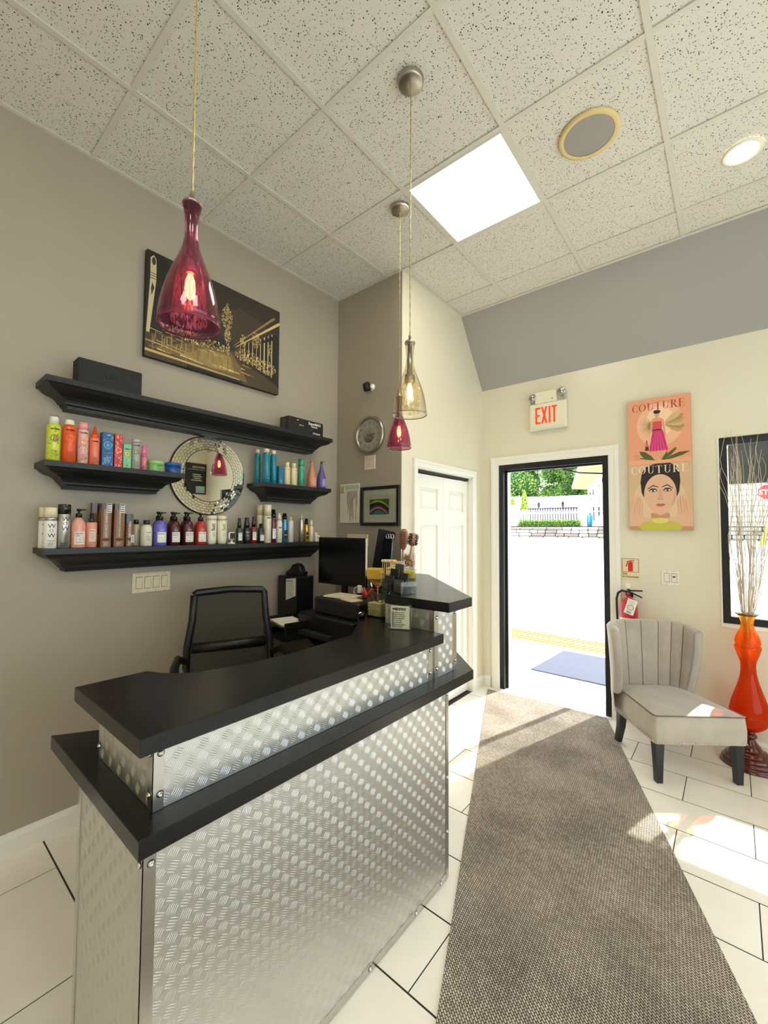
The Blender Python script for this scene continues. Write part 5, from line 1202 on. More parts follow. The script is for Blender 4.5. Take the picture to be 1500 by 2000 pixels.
# seat: top cushion edge and skirt, slightly flared box with rounded top
mb = MB(); ns = 10
def seat_ring(z, ex, r_):
    pts = []
    cs = [(-ex, -ex, PI, 1.5*PI), (SW+ex, -ex, 1.5*PI, 2*PI), (SW+ex-.02, SD+.05, 0, .5*PI), (-ex+.02, SD+.05, .5*PI, PI)]
    for cx, cy, a0, a1 in cs:
        sx_ = 1 if cx < SW/2 else -1; sy_ = 1 if cy < SD/2 else -1
        if cy > SD/2: cx = cx-.075 if sx_ < 0 else cx+.0
        ox, oy = cx+sx_*r_, cy+sy_*r_
        for i in range(4): a = a0+(a1-a0)*i/3; pts.append((ox+r_*math.cos(a), oy+r_*math.sin(a), z))
    return pts
rings_ = [seat_ring(.236, .0, .02), seat_ring(.242, .004, .02), seat_ring(.32, .006, .022), seat_ring(.392, .0, .022), seat_ring(.402, -.006, .024)]
vs = [p for r_ in rings_ for p in r_]; n_ = 16
fs = [(i*n_+k, i*n_+(k+1) % n_, (i+1)*n_+(k+1) % n_, (i+1)*n_+k) for i in range(4) for k in range(n_)]+[tuple(range(n_))[::-1]]
mb.add(vs, fs, VELVET, True); mb.build('seat_base', t)
mb = MB(); vs = []; n2 = 12
for i in range(n2+1):
    for j in range(n2+1):
        y = (SD+.04)*j/n2; x = (SW-.085*(j/n2)**1.5)*i/n2; e1 = min(i, n2-i)/3; e2 = min(j, n2-j)/3; k = min(1, e1)*min(1, e2)
        vs.append((x+(.008 if i == 0 else -.008 if i == n2 else 0), y+(.008 if j == 0 else 0), .402+.020*k**.5))
mb.add(vs, [(i*(n2+1)+j, (i+1)*(n2+1)+j, (i+1)*(n2+1)+j+1, i*(n2+1)+j+1) for i in range(n2) for j in range(n2)], VELVET, True); mb.build('seat_cushion', t)
rp = seat_ring(.401, .001, .024); MB().tube([rp[-1]]+rp[:12]+[rp[12]], .0042, PIPING, seg=6).build('piping', t)
# channelled barrel back
NCH = 8; CU, CV = NCH*6, 12
def backp(u, v, off=0):
    th = PI*(1-u); sgn = 2*u-1
    fl_ = 1+.13*v**1.2; rx, ry = (SW/2-.018)*fl_, (.125+.035*v)
    cx, cy = SW/2, .395-.02*v
    ex = abs(sgn)**5
    nx, ny = math.cos(th)/rx, math.sin(th)/ry; L_ = math.hypot(nx, ny); nx, ny = nx/L_, ny/L_
    cx = .228
    x = cx+(rx-.030+off)*math.copysign(abs(math.cos(th))**.8, math.cos(th)); y = cy+(ry+off)*math.sin(th)**.9 if math.sin(th) > 0 else cy
    y -= .045*ex*math.sin(PI*min(1, v*1.0)*.75)
    z = .385+(.455-.03*ex)*v
    return Vector((x, y, z)), Vector((nx, ny, 0))
mb = MB(); vs = []; prof_v = [i/CV for i in range(CV+1)]
TH = .052
for i in range(CU+1):
    u = i/CU; ch = abs(math.sin(u*NCH*PI))**.6
    col_ = []
    for v in prof_v:                       # inner, bottom to top
        p, nn = backp(u, v); col_.append(p-nn*(.014*ch))
    p, nn = backp(u, 1); pk_ = p+nn*TH*.5
    col_.append(Vector((p.x, p.y, p.z+.012))+nn*TH*.18); col_.append(Vector((pk_.x, pk_.y, p.z+.020))); col_.append(Vector((p.x, p.y, p.z+.012))+nn*TH*.82)
    for v in prof_v[::-1]:
        p, nn = backp(u, v); col_.append(p+nn*TH)
    vs += col_
nc = len(prof_v)*2+3
fs = [(i*nc+j, i*nc+j+1, (i+1)*nc+j+1, (i+1)*nc+j) for i in range(CU) for j in range(nc-1)]
# rounded front edges of both wings
for i in (0, CU):
    cv = [vs[i*nc+j] for j in range(nc)]; 
    o_ = len(vs); m_ = len(prof_v)
    mid = []
    for j in range(m_):
        a, b_ = cv[j], cv[nc-1-j]; mid.append((a+b_)/2+Vector((0, -.020, 0)))
    vs += mid
    for j in range(m_-1):
        A, B = (i*nc+j, i*nc+j+1), (i*nc+nc-1-j, i*nc+nc-2-j)
        fs += [(A[0], o_+j, o_+j+1, A[1]), (o_+j, B[0], B[1], o_+j+1)]
    fs += [(i*nc+m_-1, o_+m_-1, i*nc+m_), (i*nc+m_, o_+m_-1, i*nc+m_+1), (i*nc+m_+1, o_+m_-1, i*nc+m_+2), (i*nc+m_+2, o_+m_-1, i*nc+m_+3)]
mb.add(vs, fs, VELVET, True); mb.build('backrest', t)
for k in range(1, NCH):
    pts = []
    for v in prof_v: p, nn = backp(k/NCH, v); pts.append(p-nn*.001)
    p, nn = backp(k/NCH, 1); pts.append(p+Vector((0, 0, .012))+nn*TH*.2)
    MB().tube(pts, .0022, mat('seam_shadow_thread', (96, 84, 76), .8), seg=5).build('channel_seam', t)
# back lower panel closing the shell down to the skirt
mb = MB(); vs = []
for i in range(CU+1):
    p, nn = backp(i/CU, 0); a = p+nn*TH; vs += [(a.x, a.y, a.z), (a.x-nn.x*.01, a.y-nn.y*.01, .245)]
mb.add(vs, [(2*i, 2*i+1, 2*i+3, 2*i+2) for i in range(CU)], VELVET, True); mb.build('back_skirt', t)
def leg(x, y, sx_, sy_, tx, ty):
    mb = MB(); a = .026; vs = []
    st = [(0, .0175, tx, ty), (.12, .021, tx*.25, ty*.3), (.245, .026, 0, 0)]
    for z, h_, ox, oy in st: vs += [(x+ox+p*h_, y+oy+q*h_, z) for p, q in ((-1, -1), (1, -1), (1, 1), (-1, 1))]
    mb.add(vs, [(0, 3, 2, 1), (8, 9, 10, 11)]+[(4*r_+k, 4*r_+(k+1) % 4, 4*r_+4+(k+1) % 4, 4*r_+4+k) for r_ in range(2) for k in range(4)], BLKWOOD)
    mb.build('leg', t)
leg(.032, .032, 1, 1, 0, 0); leg(SW-.036, .032, 1, 1, 0, 0); leg(.045, SD-.01, 1, 1, -.0, .06); leg(SW-.14, SD-.01, 1, 1, .0, .06)
mb = MB(); nail = mat('brass_nailhead', (206, 196, 176), .25, metal=.9); k = 0
for i in range(31): mb.sphere((.006+(SW-.012)*i/30, -.004, .247), .0048, nail, 8, 4)
for s_, x in ((-1, -.004), (1, SW+.004)):
    for i in range(1, 27): mb.sphere((x-(.075*(i/29) if s_ > 0 else 0), .46*i/26, .247), .0048, nail, 8, 4)
o = mb.build('nailhead_trim', t); o['kind'] = 'stuff'

# ================================================================== RUNNER
sl_ = -.4175
run = [(.782+(3.06-3.055)*0, 3.055), (2.46, -.945), (3.43, -.945), (1.800, 3.035), (1.775, 3.105)]
run = [(.786, 3.058), (.786+4.0*.4175, -.942), (1.800+4.0*.4115, -.90), (1.815, 3.055), (1.79, 3.112)]
tag(MB().prism(run[::-1], .0005, .007, MC['woven_runner'], bev=.0015).build('floor_runner'), 'long woven grey-brown floor runner leading to the open street door', 'rug')

# ================================================================== ON THE COUNTER
US, TS, LS = UZ1, TZ1, LZ1
ACR = glass('acrylic', (240, 244, 240), gloss=1)
t = thing('payment_sign', 'small clear acrylic sign lettered venmo on the counter', 'sign', (1.449, .826, US), math.atan2(.046, .097))
MB().cbox((0, .0, .056), (.106, .018, .112), ACR, bev=.002).build('acrylic_block', t)
MB().box(-.041, .043, -.0012, .0012, .006, .106, mat('sign_card', (226, 216, 190), .8)).build('card', t)
mb = MB(); f = plane((0, -.0016, 0), (1, 0, 0), (0, 0, 1), (0, -1, 0))
write(mb, 'venmo', -.034, .087, .0225, ink((24, 30, 60)), f, 0, .04)
for k, s_ in enumerate(('@valbona-hair', '@lana-sicbano', '@jessica-heads', '@tiera-kassel', '@nona-uka', '@vee-blake', '@arbana-baleci', '@lidra-haski')): write(mb, s_, -.037, .0745-k*.0088, .0098, ink((60, 56, 60)), f, 0, .02)
mb.build('sign_print', t)
for x in (-.047, .047):
    for z in (.012, .100): MB().cyl((x, -.0098, z), (x, -.0075, z), .003, NICKEL, seg=10).build('stud', t)
# square glass of pearls with pens
JX, JY, JA = 1.190, 1.000, math.radians(-5)
t = thing('pearl_jar', 'square glass jar half full of gold pearl beads and pens', 'jar', (JX, JY, US), JA)
mb = MB(); a = .050
for s_ in (-1, 1):
    mb.box(s_*a-.0015, s_*a+.0015, -a, a, .0, .128, ACR); mb.box(-a+.0015, a-.0015, s_*a-.0015, s_*a+.0015, .0, .128, ACR)
mb.box(-a+.0016, a-.0016, -a+.0016, a-.0016, .0, .004, ACR); mb.build('glass_walls', t)
mb = MB(); g = random.Random(8); pearl = mat('gold_pearl', (226, 210, 150), .18, metal=.45)
mb.box(-.034, .034, -.034, .034, .005, .058, mat('bead_core', (110, 96, 50), .8))
for k in range(9):
    z = .0085+k*.0073
    for i in range(12):
        for j in range(12):
            if 1 < i < 10 and 1 < j < 10 and k < 7: continue
            mb.sphere((-.043+.0078*i+g.uniform(-.001, .001), -.043+.0078*j+g.uniform(-.001, .001), z+g.uniform(-.0008, .0012)), .0039, pearl, 8, 5)
o = mb.build('pearl_beads', t); o['kind'] = 'stuff'
def pen(name, lb, cat, p0, p1, r_, m, tip=None):
    d = thing(name, lb, cat, p0); L = Vector(p1)-Vector(p0)
    MB().cyl((0, 0, 0), L, r_, m, seg=8).build('shaft', d)
    if tip: tip(d, L)
    return d
cop = mat('copper_tool', (190, 120, 84), .3, metal=.6)
pen('scissors', 'copper-handled scissors standing in the jar of pearls', 'scissors', (JX-.004, JY-.015, US+.064), (JX-.010, JY-.012, US+.150), .0035, cop, lambda d, L: [MB().tube([(L.x+.009*math.cos(q_)+o_, L.y, L.z+.008+.009*math.sin(q_)) for q_ in [2*PI*i/12 for i in range(13)]], .0022, cop, seg=6).build('handle_ring', d) for o_ in (-.006, .008)])
pen('pen', 'blue pen leaning in the jar of pearls', 'pen', (JX+.022, JY+.012, US+.064), (JX+.040, JY+.010, US+.190), .0042, mat('blue_pen', (50, 110, 190), .35), lambda d, L: MB().cyl(L, L*1.03, .003, PLAST, seg=8).build('button', d))
pen('pen', 'black pen leaning out of the left side of the jar of pearls', 'pen', (JX-.028, JY+.006, US+.064), (JX-.058, JY-.012, US+.165), .004, PLAST, lambda d, L: MB().cyl(L*.7, L, .0045, CHROME, seg=8).build('clip', d))
pen('pen', 'silver pen leaning right in the jar of pearls', 'pen', (JX+.010, JY-.012, US+.064), (JX+.085, JY-.01, US+.142), .003, CHROME, lambda d, L: MB().cyl(L, L*1.04, .002, PLAST, seg=8).build('tip', d))
# brochure holder
t = thing('brochure_holder', 'clear acrylic holder of dark leaflets at the counter corner', 'holder', (1.335, .990, TS), math.radians(-20))
mb = MB(); mb.box(-.115, .06, -.045, .045, 0, .004, ACR); 
for k, (y, h_) in enumerate(((-.044, .04), (-.015, .07), (.014, .095), (.043, .12))): mb.box(-.115, .06, y-.0015, y+.0015, .004, h_, ACR)
for x in (-.115, -.028, .06): mb.box(x-.0015, x+.0015, -.044, .045, .004, .06, ACR)
mb.build('acrylic_tiers', t)
lf = [mat('leaflet_dark', (58, 56, 58), .45), mat('leaflet_grey', (92, 88, 86), .5), mat('leaflet_black', (34, 33, 36), .4)]
for k, (x0, x1, y, z1_, tilt) in enumerate(((-.110, -.034, -.036, .072, .14), (-.022, .054, -.036, .060, .1), (-.110, -.034, -.006, .105, .12), (-.022, .054, -.006, .092, .1), (-.110, -.034, .023, .128, .1))):
    mb = MB(); R_ = Matrix.Rotation(-tilt, 3, 'X'); mb.cbox(((x0+x1)/2, y+.006, .006+z1_/2), (x1-x0, .007, z1_), lf[k % 3], R=R_); o = mb.build('leaflet', t)
# lollipop holder
t = thing('stick_holder', 'clear rack of cream-headed lollipops at the back of the counter', 'holder', (1.055, 1.235, TS), .2)
mb = MB()
mb.box(-.04, .04, -.03, .03, 0, .003, ACR); mb.box(-.04, .04, -.031, -.028, .003, .05, ACR); mb.box(-.04, .04, .028, .031, .003, .05, ACR)
mb.cbox((0, 0, .052), (.092, .066, .003), ACR); mb.cbox((0, 0, .078), (.092, .066, .003), ACR); mb.build('rack', t)
hd = [mat('lolly_cream', (236, 216, 170), .8), mat('lolly_yellow', (232, 200, 90), .8), mat('lolly_peach', (232, 190, 150), .8)]
for i in range(7):
    for j in range(2):
        x, y = -.036+i*.012, -.012+j*.024; o = MB().cyl((x, y, .004), (x, y, .122), .0022, mat('stick_beige', (214, 186, 140), .6), seg=6).build('stick', t)
        MB().sphere((x, y, .128), .0085, hd[1 if i > 4 else (i+j) % 2*2], 10, 6).build('head', o)
# small plaque
t = thing('notice_plaque', 'small cream plaque standing behind the yellow note boxes', 'sign', (.905, 1.50, TS), .25)
MB().cbox((0, 0, .062), (.088, .004, .085), mat('plaque_cream', (226, 212, 176), .5), bev=.001).build('plate', t)
mb = MB(); f = plane((0, -.0024, .02), (1, 0, 0), (0, 0, 1), (0, -1, 0))
write(mb, 'WALK-INS', -.028, .062, .0125, ink((50, 40, 30)), f, 0, .03); write(mb, 'WELCOME', -.028, .040, .0125, ink((50, 40, 30)), f, 0, .03)
mb.build('plaque_print', t)
for x in (-.038, .038): MB().cyl((x, -.0035, .098), (x, -.0018, .098), .0025, NICKEL, seg=8).build('stud', t)
MB().cbox((0, .01, .0105), (.09, .04, .019), ACR, bev=.002).build('foot', t)
YEL = mat('yellow_note', (240, 212, 84), .7); YEL2 = mat('yellow_note_box', (232, 196, 60), .6)
t = thing('note_box', 'yellow note box standing nearest on the tall counter end', 'note box', (.985, 1.515, TS), .5)
MB().cbox((0, 0, .019), (.085, .075, .037), YEL2, bev=.002).build('box', t); MB().cbox((0, -.002, .042), (.078, .068, .008), YEL).build('note_pad', t)
t = thing('note_box', 'yellow note box with a raised pad beside the cream plaque', 'note box', (.955, 1.40, TS), .35)
MB().cbox((0, 0, .03), (.075, .06, .059), YEL2, bev=.002).build('box', t); MB().cbox((0, 0, .066), (.068, .05, .012), YEL).build('note_pad', t)
t = thing('note_box', 'orange-yellow card box left of the other note boxes', 'note box', (.87, 1.33, TS), .3)
MB().cbox((0, 0, .031), (.095, .05, .06), mat('amber_card', (226, 176, 60), .6), bev=.002).build('box', t); MB().cbox((0, 0, .064), (.09, .045, .008), YEL).build('note_pad', t)
# slanted black display
t = thing('display_board', 'slanted black display board with a glossy packet on the counter end', 'display', (.700, 1.600, TS), .18)
R_ = Matrix.Rotation(.18, 3, 'Y')
mb = MB(); mb.cbox((0.01, 0, .155), (.135, .012, .30), mat('black_board', (30, 30, 34), .45), R=R_, bev=.002); mb.build('board', t)
MB().box(-.07, .05, -.03, .04, 0, .012, PLAST).build('base', t)
mb = MB(); mb.cbox((.048, -.016, .14), (.075, .014, .24), mat('glossy_black_packet', (24, 24, 28), .12), R=Matrix.Rotation(.10, 3, 'Y'), bev=.005); mb.build('packet', t)
mb = MB()
for k in range(3): mb.tube([(.055+.018*k+.012*math.cos(q_), -.026, .262+.015*math.sin(q_)) for q_ in [2*PI*i/10 for i in range(11)]], .0032, CHROME, seg=5)
mb.build('chrome_rings', t)['kind'] = 'stuff'
# brush jar
t = thing('brush_jar', 'footed glass jar of peach hair ties at the back of the counter', 'jar', (.852, 1.712, TS), 0)
MB().lathe([(.0001, 0), (.030, .001), (.030, .004), (.008, .008), (.007, .022), (.026, .032), (.040, .05), (.044, .10), (.044, .145)], ACR, seg=24, cap=False).build('glass_bowl', t)
mb = MB(); g = random.Random(6); tc_ = [mat('tie_peach', (226, 170, 124), .7), mat('tie_gold', (214, 160, 90), .7), mat('tie_tan', (178, 120, 84), .7)]
for k in range(46):
    c = Vector((g.uniform(-.024, .024), g.uniform(-.024, .024), g.uniform(.048, .128))); ax = Vector((g.gauss(0, 1), g.gauss(0, 1), g.gauss(0, 1))).normalized(); u = ax.orthogonal().normalized(); v_ = ax.cross(u)
    mb.tube([c+u*.012*math.cos(q_)+v_*.012*math.sin(q_) for q_ in [2*PI*i/9 for i in range(10)]], .0028, tc_[k % 3], seg=5)
mb.build('hair_ties', t)['kind'] = 'stuff'
def brush(name, lb, p, ang, L_, rb, cm, bm_, paddle):
    t = thing(name, lb, 'hair brush', p, 0); R_ = Matrix.Rotation(ang, 3, 'Y'); F_ = lambda q: R_@Vector(q)
    MB().lathe([(.005, 0), (.0085, .02), (.007, L_*.5), (.006, L_*.52), (.0001, L_*.53)], cm, seg=12, fn=F_).build('handle', t)
    if paddle:
        MB().lathe([(.0001, L_*.5), (rb*.6, L_*.56), (rb, L_*.72), (rb*.95, L_*.92), (rb*.5, L_), (.0001, L_)], cm, seg=20, fn=lambda q: F_((q[0], q[1]*.32, q[2]))).build('paddle', t)
        mb = MB()
        for i in range(7): mb.cbox((0, -rb*.34, L_*(.62+.05*i)), (rb*1.5, .004, .0035), bm_, R=None)
        mb.v = [tuple(F_(v)) for v in mb.v]; mb.build('bristle_rows', t)['kind'] = 'stuff'
    else:
        MB().lathe([(.006, L_*.5), (rb*.55, L_*.54), (rb*.55, L_*.97), (.0001, L_)], cm, seg=16, fn=F_).build('barrel', t)
        mb = MB(); g = random.Random(2)
        for i in range(320):
            a = g.uniform(0, 2*PI); z = L_*g.uniform(.56, .96); mb.tube([F_((rb*.5*math.cos(a), rb*.5*math.sin(a), z)), F_((rb*math.cos(a), rb*math.sin(a), z+g.uniform(-.003, .003)))], .0012, bm_, seg=3)
        mb.build('bristles', t)['kind'] = 'stuff'
cpm = mat('rose_gold_plastic', (206, 150, 122), .3, metal=.3)
brush('hair_brush', 'rose gold paddle hair brush standing between display and jar', (.785, 1.715, TS), .06, .315, .037, cpm, mat('brush_rows', (120, 74, 56), .5), True)
brush('hair_brush', 'round dark-bristled hair brush standing in the glass jar', (.855, 1.712, TS+.10), .20, .19, .037, cpm, mat('bristle_dark', (50, 42, 40), .5), False)

# ================================================================== BEHIND THE COUNTER
t = thing('monitor', 'black computer monitor standing behind the counter', 'monitor', (.50, 1.40, LS), 0)
MB().cbox((0, 0, .425), (.462, .022, .33), PLAST, bev=.004).build('screen_housing', t)
MB().box(-.222, .222, -.0125, -.0112, .278, .582, mat('screen_off', (12, 12, 14), .22)).build('screen', t)
MB().box(.2305, .2325, -.011, .008, .265, .588, CHROME).build('edge_strip', t)
mb = MB(); mb.cbox((0, .03, .18), (.05, .02, .34), PLAST, bev=.003); mb.build('stand', t); MB().cbox((0, .02, .008), (.22, .16, .016), PLAST, bev=.005).build('stand_foot', t)
t = thing('printer', 'black office printer loaded with papers behind the counter', 'printer', (.79, 1.10, LS), -.04)
MB().cbox((0, 0, .075), (.48, .26, .148), PLAST, bev=.012).build('lower_body', t)
MB().cbox((.05, .02, .1975), (.38, .21, .095), mat('printer_shell', (28, 28, 30), .35), bev=.010).build('upper_body', t)
MB().cbox((-.05, -.14, .045), (.28, .05, .03), PLAST2, bev=.004).build('output_tray', t)
MB().cyl((.20, -.131, .06), (.20, -.136, .06), .010, CHROME, seg=16).build('power_button', t)
def papers(name, lb, loc, rz, w_, d_, n_, seed, tones=((236, 230, 210), (222, 212, 180))):
    t = thing(name, lb, 'papers', loc, rz); g = random.Random(seed)
    for k in range(n_):
        R_ = Matrix.Rotation(g.uniform(-.12, .12), 3, 'Z'); MB().cbox((g.uniform(-.008, .008), g.uniform(-.008, .008), .0012+k*.0028), (w_, d_, .0018), mat('sheet_%d' % (k % 2), tones[k % 2], .8), R=R_).build('sheet', t)
papers('paper_stack', 'loose papers lying on top of the printer', (.80, 1.12, LS+.2455), .15, .20, .14, 4, 1)
t = thing('card_folder', 'cream folder lying at the front of the printer top', 'folder', (.925, 1.06, LS+.2455), -.2)
MB().cbox((0, 0, .004), (.11, .08, .007), mat('folder_cream', (222, 206, 166), .7), bev=.001).build('folder', t)
t = thing('letter_tray', 'two-level black letter tray at the left of the printer', 'tray', (.50, .955, LS), -.15)
mb = MB()
for z in (.004, .075):
    mb.cbox((0, 0, z), (.26, .20, .006), PLAST); 
    for s_ in (-1, 1): mb.cbox((s_*.129, 0, z+.016), (.004, .20, .032), PLAST)
    mb.cbox((0, .099, z+.016), (.26, .004, .032), PLAST)
for sx_ in (-1, 1):
    for sy_ in (-1, 1): mb.cyl((sx_*.127, sy_*.095, .004), (sx_*.127, sy_*.095, .105), .004, PLAST, seg=8)
mb.build('tray_frame', t)
papers('paper_stack', 'pale sheets lying in the upper letter tray', (.50, .950, LS+.0785), -.2, .20, .15, 5, 4)
t = thing('red_clip', 'red plastic hair clamp lying on the printer', 'clip', (1.000, 1.110, LS+.245), .3)
RC = mat('red_plastic', (190, 34, 28), .3)
MB().tube([(-.035, 0, .01), (-.02, 0, .045), (0, 0, .028), (.02, 0, .052), (.03, .0, .075)], [.008, .010, .012, .010, .006], RC, seg=10).build('jaw', t)
MB().tube([(.035, .01, .009), (.02, .01, .035), (0, .01, .024), (-.02, .01, .05), (-.028, .01, .075)], [.008, .010, .011, .010, .006], RC, seg=10).build('jaw', t)
t = thing('charger', 'white phone charger with coiled cable behind the counter', 'charger', (.80, 1.262, LS+.001), 0)
MB().cbox((0, 0, .275), (.03, .02, .05), WPL, bev=.004).build('plug', t)
MB().tube([(0, 0, .26)]+[(.035*math.cos(a)-.01, .01*math.sin(a*1.3), .262+.030*math.sin(a)) for a in [i*.55 for i in range(20)]], .0018, WPL, seg=5).build('cable', t)
MB().cbox((0, .0, .128), (.035, .018, .25), PLAST, bev=.003).build('charger_stand', t)
t = thing('file_box', 'black upright file box with a white notice on its side', 'box', (.135, 1.295, LS), 0)
MB().cbox((0, 0, .155), (.21, .16, .31), PLAST, bev=.005).build('box', t)
mb = MB(); f = plane((.03, -.0808, .16), (1, 0, 0), (0, 0, 1), (0, -1, 0)); poly2(mb, [(-.04, -.02), (.07, .02), (.07, .145), (-.04, .13)], ink((226, 224, 212)), f, 0)
write(mb, 'NOTICE', -.034, .112, .018, ink(dk), f, .0004, .03); lines(mb, f, -.034, .06, .098, 8, .012, ink((70, 66, 60)), d=.0004); mb.build('notice_print', t)
t = thing('tape_dispenser', 'black curved tape dispenser sitting on the file box', 'dispenser', (.135, 1.295, LS+.3105), .1)
MB().prism([(-.08, 0), (.09, 0), (.10, .03), (.075, .035), (.06, .07), (.03, .088), (-.01, .08), (-.04, .045), (-.085, .02)], -.025, .025, PLAST, fn=lambda q: (q[0], q[2], q[1]), bev=.004).build('body', t)
MB().tube([(-.08, 0, .015), (-.04, 0, .06), (.02, 0, .092)], .004, PLAST, seg=6).build('arm', t)
t = thing('mouse', 'black and white computer mouse beside the printer', 'mouse', (1.085, .885, US), .6)
t.location = (1.14, .915, US)
MB().sphere((0, 0, .0135), 1, PLAST, 16, 8, (.020, .034, .0145)).build('shell', t); MB().sphere((-.006, -.008, .016), 1, WPL, 12, 6, (.012, .016, .0125)).build('button_panel', t)

# office chair
ca = math.atan2(-.42, .91)                       # facing direction
t = thing('office_chair', 'black mesh-backed office armchair behind the counter', 'chair', (.60, .53, 0), ca)
# local +x = facing; back frame in the yz plane at x = -.2
MESH = mat('chair_mesh', (34, 32, 28), .8, alpha=.82); CF = mat('chair_frame_black', (18, 18, 18), .4)
bx = lambda y, z: (-.185-.10*((z-.5)/.62)**1.5*.6+.25*y*y, y, z)
y1, y2, zt0, zb0 = .188, .215, 1.148, .70
loop = [(-y1+.0, zt0-.012), (-y1*.93, zt0), (0, zt0+.010), (y1*.93, zt0), (y1, zt0-.012), (y1+.008, 1.0), (y2+.004, .86), (y2+.006, .76), (y2-.01, .705), (0, .69), (-y2+.01, .705), (-y2-.006, .76), (-y2-.004, .86), (-y1-.008, 1.0), (-y1, zt0-.012)]
mb = MB(); mb.tube([bx(*p) for p in loop], .0195, CF, seg=8); mb.build('back_frame', t)
mb = MB(); vs = []; nr = 12
for i in range(nr+1):
    z = .70+(zt0-.70)*i/nr; hw = y2+(y1-y2)*max(0, (z-.8)/(zt0-.8)) if z > .8 else y2
    for j in range(9): y = -hw+2*hw*j/8; vs.append(bx(y, z))
mb.add(vs, [(i*9+j, i*9+j+1, (i+1)*9+j+1, (i+1)*9+j) for i in range(nr) for j in range(8)], MESH, True); mb.build('mesh_back', t)
mb = MB(); mb.tube([(bx(-.19, .86)[0]-.012, -.195, .855), (bx(0, .86)[0]-.012, 0, .85), (bx(.19, .86)[0]-.012, .195, .855)], .030, CF, seg=8)
mb.v = [(v[0]*.999, v[1], v[2]) for v in mb.v]; mb.build('lumbar_bar', t)
MB().cbox((.06, 0, .505), (.47, .47, .075), mat('seat_fabric', (24, 24, 25), .85), bev=.03).build('seat', t)
for s_ in (-1, 1):
    mb = MB(); mb.tube([(-.17, s_*.225, .80), (-.10, s_*.262, .835), (.02, s_*.275, .828), (.14, s_*.275, .815), (.175, s_*.275, .79), (.16, s_*.272, .66), (.10, s_*.24, .49)], [.016, .020, .021, .020, .018, .015, .014], CF, seg=8); mb.build('armrest', t)
MB().cyl((0, 0, .09), (0, 0, .47), .025, CF, seg=16).build('gas_lift', t)
for k in range(5):
    a = 2*PI*k/5+.3; mb = MB(); mb.tube([(0, 0, .10), (.15*math.cos(a), .15*math.sin(a), .085), (.29*math.cos(a), .29*math.sin(a), .07)], [.026, .020, .014], CF, seg=6); l_ = mb.build('base_leg', t)
    MB().cyl((.29*math.cos(a)-.02*math.sin(a), .29*math.sin(a)+.02*math.cos(a), .03), (.29*math.cos(a)+.02*math.sin(a), .29*math.sin(a)-.02*math.cos(a), .03), .029, PLAST, seg=16).build('caster', l_)

# black notice on the right-hand wall (seen in the mirror)
t = thing('price_board', 'black price board on the right wall, seen only in the mirror', 'sign', (XR, 2.93, 2.11), 0)
MB().cbox((-.012, 0, .27), (.022, .38, .55), PLAST, bev=.003).build('board', t)
mb = MB(); f = plane((-.0235, .16, 0), (0, -1, 0), (0, 0, 1), (-1, 0, 0)); write(mb, 'SERVICES', .0, .46, .045, ink((220, 216, 206)), f, 0, .02, sp=1.3); rect2(mb, 0, .32, .43, .434, ink((220, 216, 206)), f, 0)
for k in range(4): lines(mb, f, .05, .30, .34-k*.035, 1, .03, ink((220, 216, 206)), h=.012, seed=k)
rect2(mb, 0, .16, .02, .14, ink((150, 170, 190)), f, 0); rect2(mb, 0, .10, .09, .14, ink((150, 200, 120)), f, .0004); mb.build('board_print', t)
# ================================================================== STREET
ASPH = mat('sunlit_asphalt', (200, 199, 197), .9, noisy=.10, nscale=60); CONC = mat('sidewalk_concrete', (222, 218, 208), .9, noisy=.10, nscale=90)
GZ = lambda y: -.08 if y < 6.1 else (-.17+(y-6.1)*(1.19+.17)/(17-6.1) if y < 17 else 1.19)
struct(MB().box(-6, 9, YD+T+.03, 5.15, -.2, -.08, CONC).build('sidewalk'))
struct(MB().box(-6, 9, 5.15, 6.1, -.2, -.081, mat('kerb_concrete', (228, 222, 206), .9, noisy=.06, nscale=60)).build('kerb'))
mb = MB(); mb.prism([(6.1, -.17), (17.2, GZ(17)+.025), (17.2, -.3), (6.1, -.3)], -30, 30, ASPH, fn=lambda q: (q[2], q[0], q[1])); struct(mb.build('road'))
mb = MB(); mb.box(-40, 40, 17.2, 90, 1.0, 1.19, CONC); struct(mb.build('ground_beyond'))
# yellow tactile strip with ribs
t = thing('tactile_strip', 'pale yellow ribbed tactile strip along the kerb outside', 'paving', (-1, 5.3, -.081))
YS = mat('tactile_yellow', (214, 168, 84), .8)
R_ = -.02
MB().box(-1.5, 4.5, 0, .62, 0, .006, YS).build('strip_plate', t)
mb = MB()
for k in range(75):
    for j in range(2): mb.cbox((-1.45+k*.08, .16+j*.30, .009), (.02, .22, .008), mat('rib_tan', (150, 108, 50), .8), R=Matrix.Rotation(-.35, 3, 'Z'))
mb.build('ribs', t)['kind'] = 'stuff'
tag(MB().prism([(.80, 4.12), (3.0, 4.12), (3.0, 5.12), (.86, 5.12)], -.079, -.068, mat('outdoor_mat', (74, 80, 96), .9, noisy=.12, nscale=80), bev=.003).build('outdoor_mat'), 'dark grey outdoor mat lying on the sidewalk beyond the door', 'mat')
